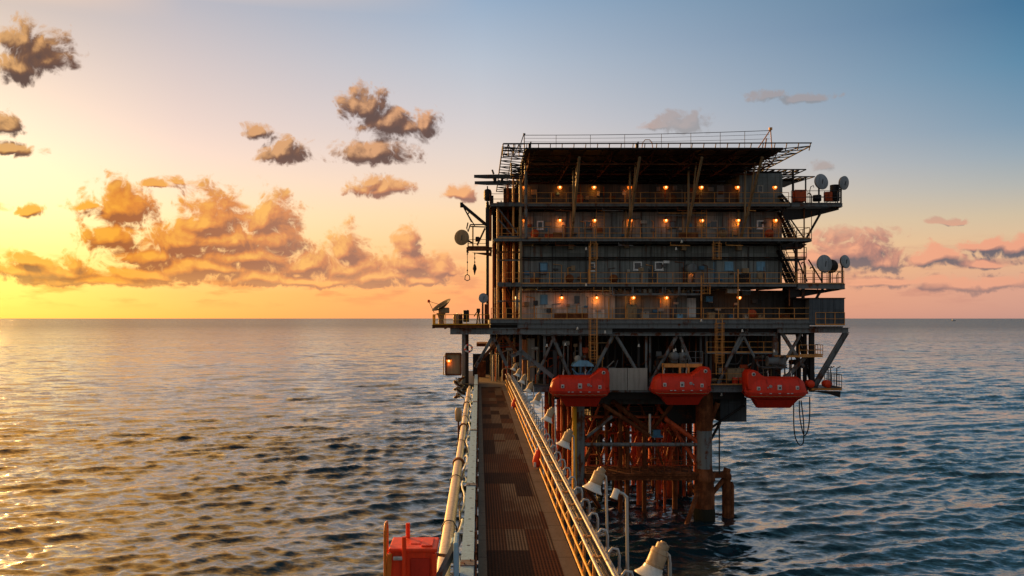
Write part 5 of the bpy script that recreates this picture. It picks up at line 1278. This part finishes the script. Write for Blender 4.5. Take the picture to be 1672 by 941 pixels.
# hoses looping under the farthest lifeboat
for pts, lab in (([(1296,656),(1296,690),(1298,712),(1303,724),(1308,727),(1312,720),(1312,690),(1308,654)], 'long black hose loop hanging below the farthest lifeboat'),
                 ([(1305,654),(1306,680),(1310,703),(1314,711),(1319,703),(1322,680),(1322,648)], 'shorter black hose loop beside the long one under the farthest lifeboat')):
    q = [at(a, b, 80.6) for a, b in pts]; sm = []
    for i in range(len(q)-1):
        p0, p1, p2, p3 = q[max(i-1,0)], q[i], q[i+1], q[min(i+2,len(q)-1)]
        for k in range(6):
            f = k/6; sm.append(.5*((2*p1)+(p2-p0)*f+(2*p0-5*p1+4*p2-p3)*f*f+(3*p1-p0-3*p2+p3)*f**3))
    sm.append(q[-1])
    o = mk('hose_loop', MB().path(sm, .055, 7), 'rubber'); tag(o, lab, 'hose')

# ------------------------------------------------------------------ the bridge
DZ = 13.3
B = thing('bridge', 'long narrow steel footbridge with rusty grating leading to the platform', 'footbridge', (1.2, 45, DZ))
Y0, Y1 = 9.0, 77.2
mk('deck_grating', MB().box((.20, Y0, DZ-.06), (2.06, Y1, DZ)), 'grating', B)
mk('deck_edge', MB().box((-.02, Y0, DZ-.06), (.199, Y1, DZ+.012)), 'strip', B)
mk('deck_edge', MB().box((2.061, Y0, DZ-.06), (2.44, Y1, DZ+.012)), 'strip', B)
# left parapet: pale blue box beam with holes and a rusty angle along its inner edge
pb = MB().box((-.40, Y0, DZ-.35), (-.115, 82, DZ+.80))
par = mk('parapet_beam', pb, 'bluebeam', B)
an = MB().box((-.085, Y0, DZ+.60), (-.045, 81, DZ+.70))
y = 10.4
while y < 80: an.box((-.112, y, DZ+.56), (-.04, y+.06, DZ+.745)); y += 1.9
mk('inner_angle', an, 'rust', par)
hs = MB(); y = 11.0; k = 0
while y < 78:
    hs.lathe([(.045,0),(.001,.003)], (-.20-.05*(k % 2), y, DZ+.802), (0,0,1), 10, False); y += 1.33; k += 1
mk('bolt_holes', hs, 'dark', par)
for y in (18.6, 27.5, 41, 55, 69):
    mk('splice_plate', MB().box((-.41, y, DZ+.802), (-.10, y+.42, DZ+.825)).box((-.33, y+.05, DZ+.826), (-.30, y+.1, DZ+.86)).box((-.2, y+.3, DZ+.826), (-.17, y+.35, DZ+.86)), 'grey', par)
# girders under the deck
mk('girder', MB().ibeam((-.25, Y0, DZ-.75), (-.25, Y1, DZ-.75), .35, .7), 'darkgrey', B)
mk('girder', MB().ibeam((2.5, Y0, DZ-.75), (2.5, Y1, DZ-.75), .35, 1.0), 'darkgrey', B)
y = Y0+1
while y < Y1:
    mk('cross_beam', MB().box((-.1, y, DZ-.5), (2.4, y+.14, DZ-.065)), 'darkgrey', B); y += 3.4
# right railing: kick plate, two yellow rails and two silver ones
kr = mk('yellow_rail', MB().tube((2.47, Y0, DZ+.10), (2.47, 79, DZ+.10), .036).tube((2.49, Y0, DZ+.48), (2.49, 79, DZ+.48), .036), 'gold', B)
sr = mk('top_rail', MB().tube((2.50, Y0, DZ+.92), (2.50, 80.5, DZ+.92), .043), 'rail', B)
orr = mk('outer_rail', MB().tube((2.74, Y0, DZ+1.0), (2.74, 80.5, DZ+1.0), .040), 'rail', B)
mk('outer_tray', MB().box((2.58, Y0, DZ+.76), (2.88, 80, DZ+.79)).box((2.86, Y0, DZ+.70), (2.89, 80, DZ+.90)), 'galv', orr)
pm = MB().box((-.03,-.04,-.06), (.03,.04,1.0)).tube((0,0,.92), (.24,0,1.0), .03, n=6).bar((0,0,.1), (.36,0,.74), .04, .05)
me = bpy.data.meshes.new('post'); me.from_pydata(pm.v, [], pm.f); me.materials.append(M['yellow'])
y = 10.0; k = 0
off = acc(sr)
while y < 80:
    o = bpy.data.objects.new('post', me); col.objects.link(o); o.parent = sr; o.location = Vector((2.53, y, DZ))-off
    y += 1.75
# U brackets outside the rail
um = MB().path([(0,0,0),(.02,0,.26),(.10,0,.36),(.22,0,.34),(.26,0,.2),(.25,0,-.14)], .035, 6).box((-.06,-.07,-.09), (.08,.07,.02)).box((.21,-.05,-.2), (.30,.05,-.08))
me = bpy.data.meshes.new('cable_bracket'); me.from_pydata(um.v, [], um.f); me.materials.append(M['galv'])
me.polygons.foreach_set('use_smooth', um.sm)
y = 12.2
while y < 78:
    o = bpy.data.objects.new('cable_bracket', me); col.objects.link(o); o.parent = orr; o.location = Vector((2.88, y, DZ+.70))-acc(orr)
    y += 1.72
# cables sagging along the right tray
for k in range(3):
    mk('tray_cable', MB().path([(2.62+.07*k, Y0+i*1.2, DZ+.815+.012*math.sin(i*1.9+k*2)) for i in range(58)], .022, 5), ('rubber','tan','rubber')[k], orr)
# things on the bridge
t = thing('pipeline', 'tan painted pipeline running along the left side of the bridge', 'pipe', (-.83, 40, DZ))
pp = MB().tube((-.84, 9, 13.6), (-.84, 34.6, 13.6), .17, n=24)
mk('pipe', pp, 'pipe', t)
mk('pipe', MB().tube((-.82, 35.0, 13.62), (-.82, 70, 13.66), .15, n=20).tube((-.82, 70, 13.66), (-.80, 73, 13.7), .15, .05, n=20), 'pipe', t)
for y in (18.3, 34.6, 46, 58): mk('flange', MB().tube((-.84, y, 13.6), (-.84, y+.12, 13.6), .235, n=20).tube((-.84, y+.16, 13.6), (-.84, y+.28, 13.6), .235, n=20), 'rust', t)
for y in (14, 24, 31, 40, 50, 62): mk('pipe_support', MB().box((-1.05, y, 13.22), (-.41, y+.1, 13.40)).path([(-1.04, y+.05, 13.4), (-1.05, y+.05, 13.62), (-.95, y+.05, 13.79), (-.84, y+.05, 13.81), (-.72, y+.05, 13.78), (-.63, y+.05, 13.62), (-.63, y+.05, 13.4)], .018, 5), 'darkgrey', t)
cr_ = random.Random(2)
o = mk('slack_cable', MB().path([(-.52+.06*math.sin(i*.9), 16+i*.5, 13.72+.14*math.sin(i*.55)+.05*math.sin(i*1.7)) for i in range(112)], .028, 6), 'white'); tag(o, 'white slack cable looping between the pipeline and the pale blue beam', 'cable')
o = mk('slack_cable', MB().path([(-.58+.04*math.sin(i*.7+2), 16+i*.5, 13.62+.08*math.sin(i*.42)) for i in range(118)], .03, 6), 'rubber'); tag(o, 'black cable lying beside the white one along the pale blue beam', 'cable')

# lamps on poles along the right side
def pole_lamp(label):
    t = thing('lamp_post', label, 'lamp', (0,0,0), 'bell-shaped lamps on poles along the bridge')
    # origin at the pole foot, head 3.3 m up leaning towards the deck
    mk('pole', MB().tube((.06,0,0), (0,0,3.22), .032, n=12).path([(0,0,3.2),(-.01,0,3.33),(-.07,0,3.40),(-.16,0,3.40)], .028, 8), 'rail', t)
    cl = MB().box((-.46,-.03,1.45), (.1,.03,1.53)).path([(-.05,-.1,1.9),(-.22,-.1,1.85),(-.24,-.1,1.55),(-.12,-.1,1.42)], .03, 6)
    mk('clamp', cl, 'galv', t)
    ax_ = Vector((-.40,-.10,-.90)).normalized(); p0 = Vector((-.13,0,3.50))
    H_ = lambda *segs: [mb_.lathe(sg, p0, ax_, 28) for sg in segs]
    mb_ = MB(); H_([(.005,-.05),(.09,-.045)], [(.09,-.045),(.10,-.02),(.10,.05)], [(.10,.05),(.14,.06)], [(.14,.06),(.15,.075),(.15,.35)], [(.15,.35),(.14,.37)])
    for hz in (.11, .31): H_([(.151,hz),(.157,hz+.006),(.157,hz+.022),(.151,hz+.028)])
    mk('housing', mb_, 'lampbody', t)
    mb_ = MB(); H_([(.14,.365),(.165,.37)], [(.165,.37),(.172,.42)], [(.172,.42),(.21,.49),(.268,.55)], [(.268,.55),(.272,.57),(.262,.572)], [(.262,.572),(.2,.5),(.14,.39)])
    mk('lamp_shade', mb_, 'lampwhite', t)
    mk('bulb', MB().lathe([(.06,.40),(.085,.48),(.05,.52),(.005,.54)], p0, ax_, 12), 'tape', t)
    mk('tilt_bracket', MB().bar(p0+Vector((-.02,-.02,.0)), p0+Vector((.1,0,-.05)), .05, .08).path([p0+Vector((.1,-.02,-.02)), p0+Vector((.02,-.06,.07)), p0+Vector((-.06,-.06,.03))], .022, 6).lathe([(.05,-.08),(.055,-.02),(.03,0)], p0, ax_, 10), 'lampbody', t)
    return t
names = ['nearest', 'second', 'third', 'fourth', 'fifth', 'sixth', 'seventh', 'eighth', 'ninth']
lp0 = pole_lamp('white bell lamp on a pole beside the bridge rail, nearest to the viewer')
for i, y in enumerate((14.4, 21.6, 29.0, 36.2, 43.4, 50.4, 57.5, 64.5, 71.5)):
    loc = (3.22, y, 12.16)
    if i == 0: lp0.location = loc
    else: dup(lp0, loc, 'white bell lamp on a pole beside the bridge rail, %s counting away from the viewer' % names[i], R(rnd.uniform(-8, 8)))
t = thing('hook_lamp', 'thin hooked pole with a small spot fitting between two bell lamps', 'lamp', (3.24, 18.6, 11.9))
mk('pole', MB().tube((3.26, 18.6, 11.9), (3.22, 18.6, 15.62), .036, n=10).path([(3.22, 18.6, 15.6), (3.14, 18.6, 15.68), (2.99, 18.6, 15.73)], .034, 8), 'rail', t)
mk('spot_head', MB().lathe([(.005,-.03),(.07,-.02),(.075,.16),(.085,.17),(.085,.2),(.06,.205)], (3.0, 18.6, 15.76), (-.35,-.2,-.9), 16), 'lampwhite', t)
t = thing('hook_lamp', 'thin tan lamp on a pole left of the bridge beyond the tan pipe', 'lamp', (-1.25, 52, 12.6))
mk('pole', MB().tube((-1.25, 52, 11.5), (-1.25, 52, 13.6), .05), 'rust', t)
mk('spot_head', MB().lathe([(.1,-.1),(.2,0),(.22,.55),(.15,.75)], (-1.25, 52, 13.3), (0,0,1), 14), 'lampbody', t)
# red bags hung on the rail
for y, z, lab in ((35.0, 13.75, 'red rescue bag hung on the right rail halfway along the bridge'), (58.5, 13.6, 'small red rescue bag hung on the right rail near the platform')):
    t = thing('rescue_bag', lab, 'bag', (2.42, y, z-.35))
    mk('bag', MB().lathe([(.02,-.36),(.13,-.33),(.19,-.15),(.17,.1),(.12,.3),(.05,.36)], (2.40, y, z), (.15,.0,1), 14), 'redbox', t)
    mk('strap', MB().path([(2.40, y, z+.3), (2.45, y, z+.46), (2.5, y, z+.5)], .02, 5), 'redbox', t)
    mk('label_flap', MB().bevbox((2.23, y-.22, z-.32), (2.33, y-.14, z-.12), .02), 'tape', t)

# red cabinet hung left of the bridge in the near corner
K = thing('red_cabinet', 'red steel cabinet hung outside the left of the bridge', 'cabinet', (-1.32, 17.7, 12.9))
kx0, kx1, ky0, ky1, kz = -1.78, -.885, 17.2, 18.05, 14.87
mk('body', MB().box((kx0, ky0, 12.9), (kx1, ky1, kz-.08)), 'redbox', K)
mk('lid', MB().bevbox((kx0-.04, ky0-.05, kz-.078), (kx1+.05, ky1+.03, kz), .025).box((kx1-.28, ky0+.1, kz+.002), (kx1-.06, ky1-.1, kz+.03)).box((kx0+.38, ky0+.3, kz+.002), (kx0+.58, ky0+.55, kz+.015)), 'redbox', K)
mk('corner_post', MB().tube((kx0+.28, ky0-.09, 12.9), (kx0+.28, ky0-.09, kz+.25), .045, n=8).tube((kx0+.28, ky1, kz-.1), (kx0+.28, ky1, kz+.3), .045, n=8), 'redbox', K)
mk('corner_post', MB().box((kx1-.05, ky0-.1, 12.9), (kx1+.03, ky0-.052, kz-.1)), 'redbox', K)
mk('handle', MB().bevbox((kx0+.06, ky0-.12, kz-.22), (kx0+.26, ky0-.052, kz-.14), .02), 'galv', K)
mk('door_latch', MB().bevbox((kx0+.28, ky0-.16, 13.75), (kx0+.48, ky0-.052, 14.05), .03), 'dark', K)
mk('door_panel', MB().bevbox((kx0+.40, ky0-.04, 13.0), (kx1-.10, ky0-.004, kz-.2), .015), 'boatdark', K)
lad = MB()
lx = -1.88
for yv in (17.1, 17.5): lad.tube((lx, yv, 12.6), (lx, yv, 15.25), .03, n=8)
lad.path([(lx,17.1,15.2),(lx,17.2,15.35),(lx,17.4,15.35),(lx,17.5,15.2)], .03, 6)
for k in range(8): lad.tube((lx, 17.1, 12.9+k*.3), (lx, 17.5, 12.9+k*.3), .018, n=6)
mk('grab_ladder', lad, 'orange', K)
mk('side_strut', MB().bar((kx0-.02, ky0-.05, kz-.1), (lx, ky0-.1, 13.2), .06, .10), 'orange', K)
T = thing('cabinet_support', 'grey steel bracket joining the red cabinet to the pale blue beam', 'bracket', (-.6, 17.6, DZ))
mk('arm', MB().bar((-.86, 17.0, 14.2), (-.42, 18.0, 14.86), .10, .16), 'grey', T)
mk('clamp_plate', MB().bevbox((-.52, 17.3, 13.7), (-.42, 18.2, 14.95), .03).bevbox((-.60, 17.9, 14.35), (-.43, 18.35, 14.8), .03), 'bluebeam', T)
mk('stub_pipe', MB().tube((-.9, 17.9, 14.55), (-.5, 17.9, 14.5), .035), 'tan', T)

# ------------------------------------------------------------------ a ship on the horizon
t = thing('distant_ship', 'tiny pale ship far off on the horizon at the right', 'ship', at(1557, 520.4, 6000))
c = at(1557, 520, 6000); c.z = 0
mk('hull', MB().prism([(c.x-15, 4), (c.x+16, 4.8), (c.x+13, -1), (c.x-14, -1)], 5997, 6003), 'darkgrey', t)
mk('bridge_house', MB().box((c.x-11, 5998, 4.2), (c.x-3, 6002, 12)).box((c.x-8, 5999, 12), (c.x-7, 6000, 18)), 'white', t)
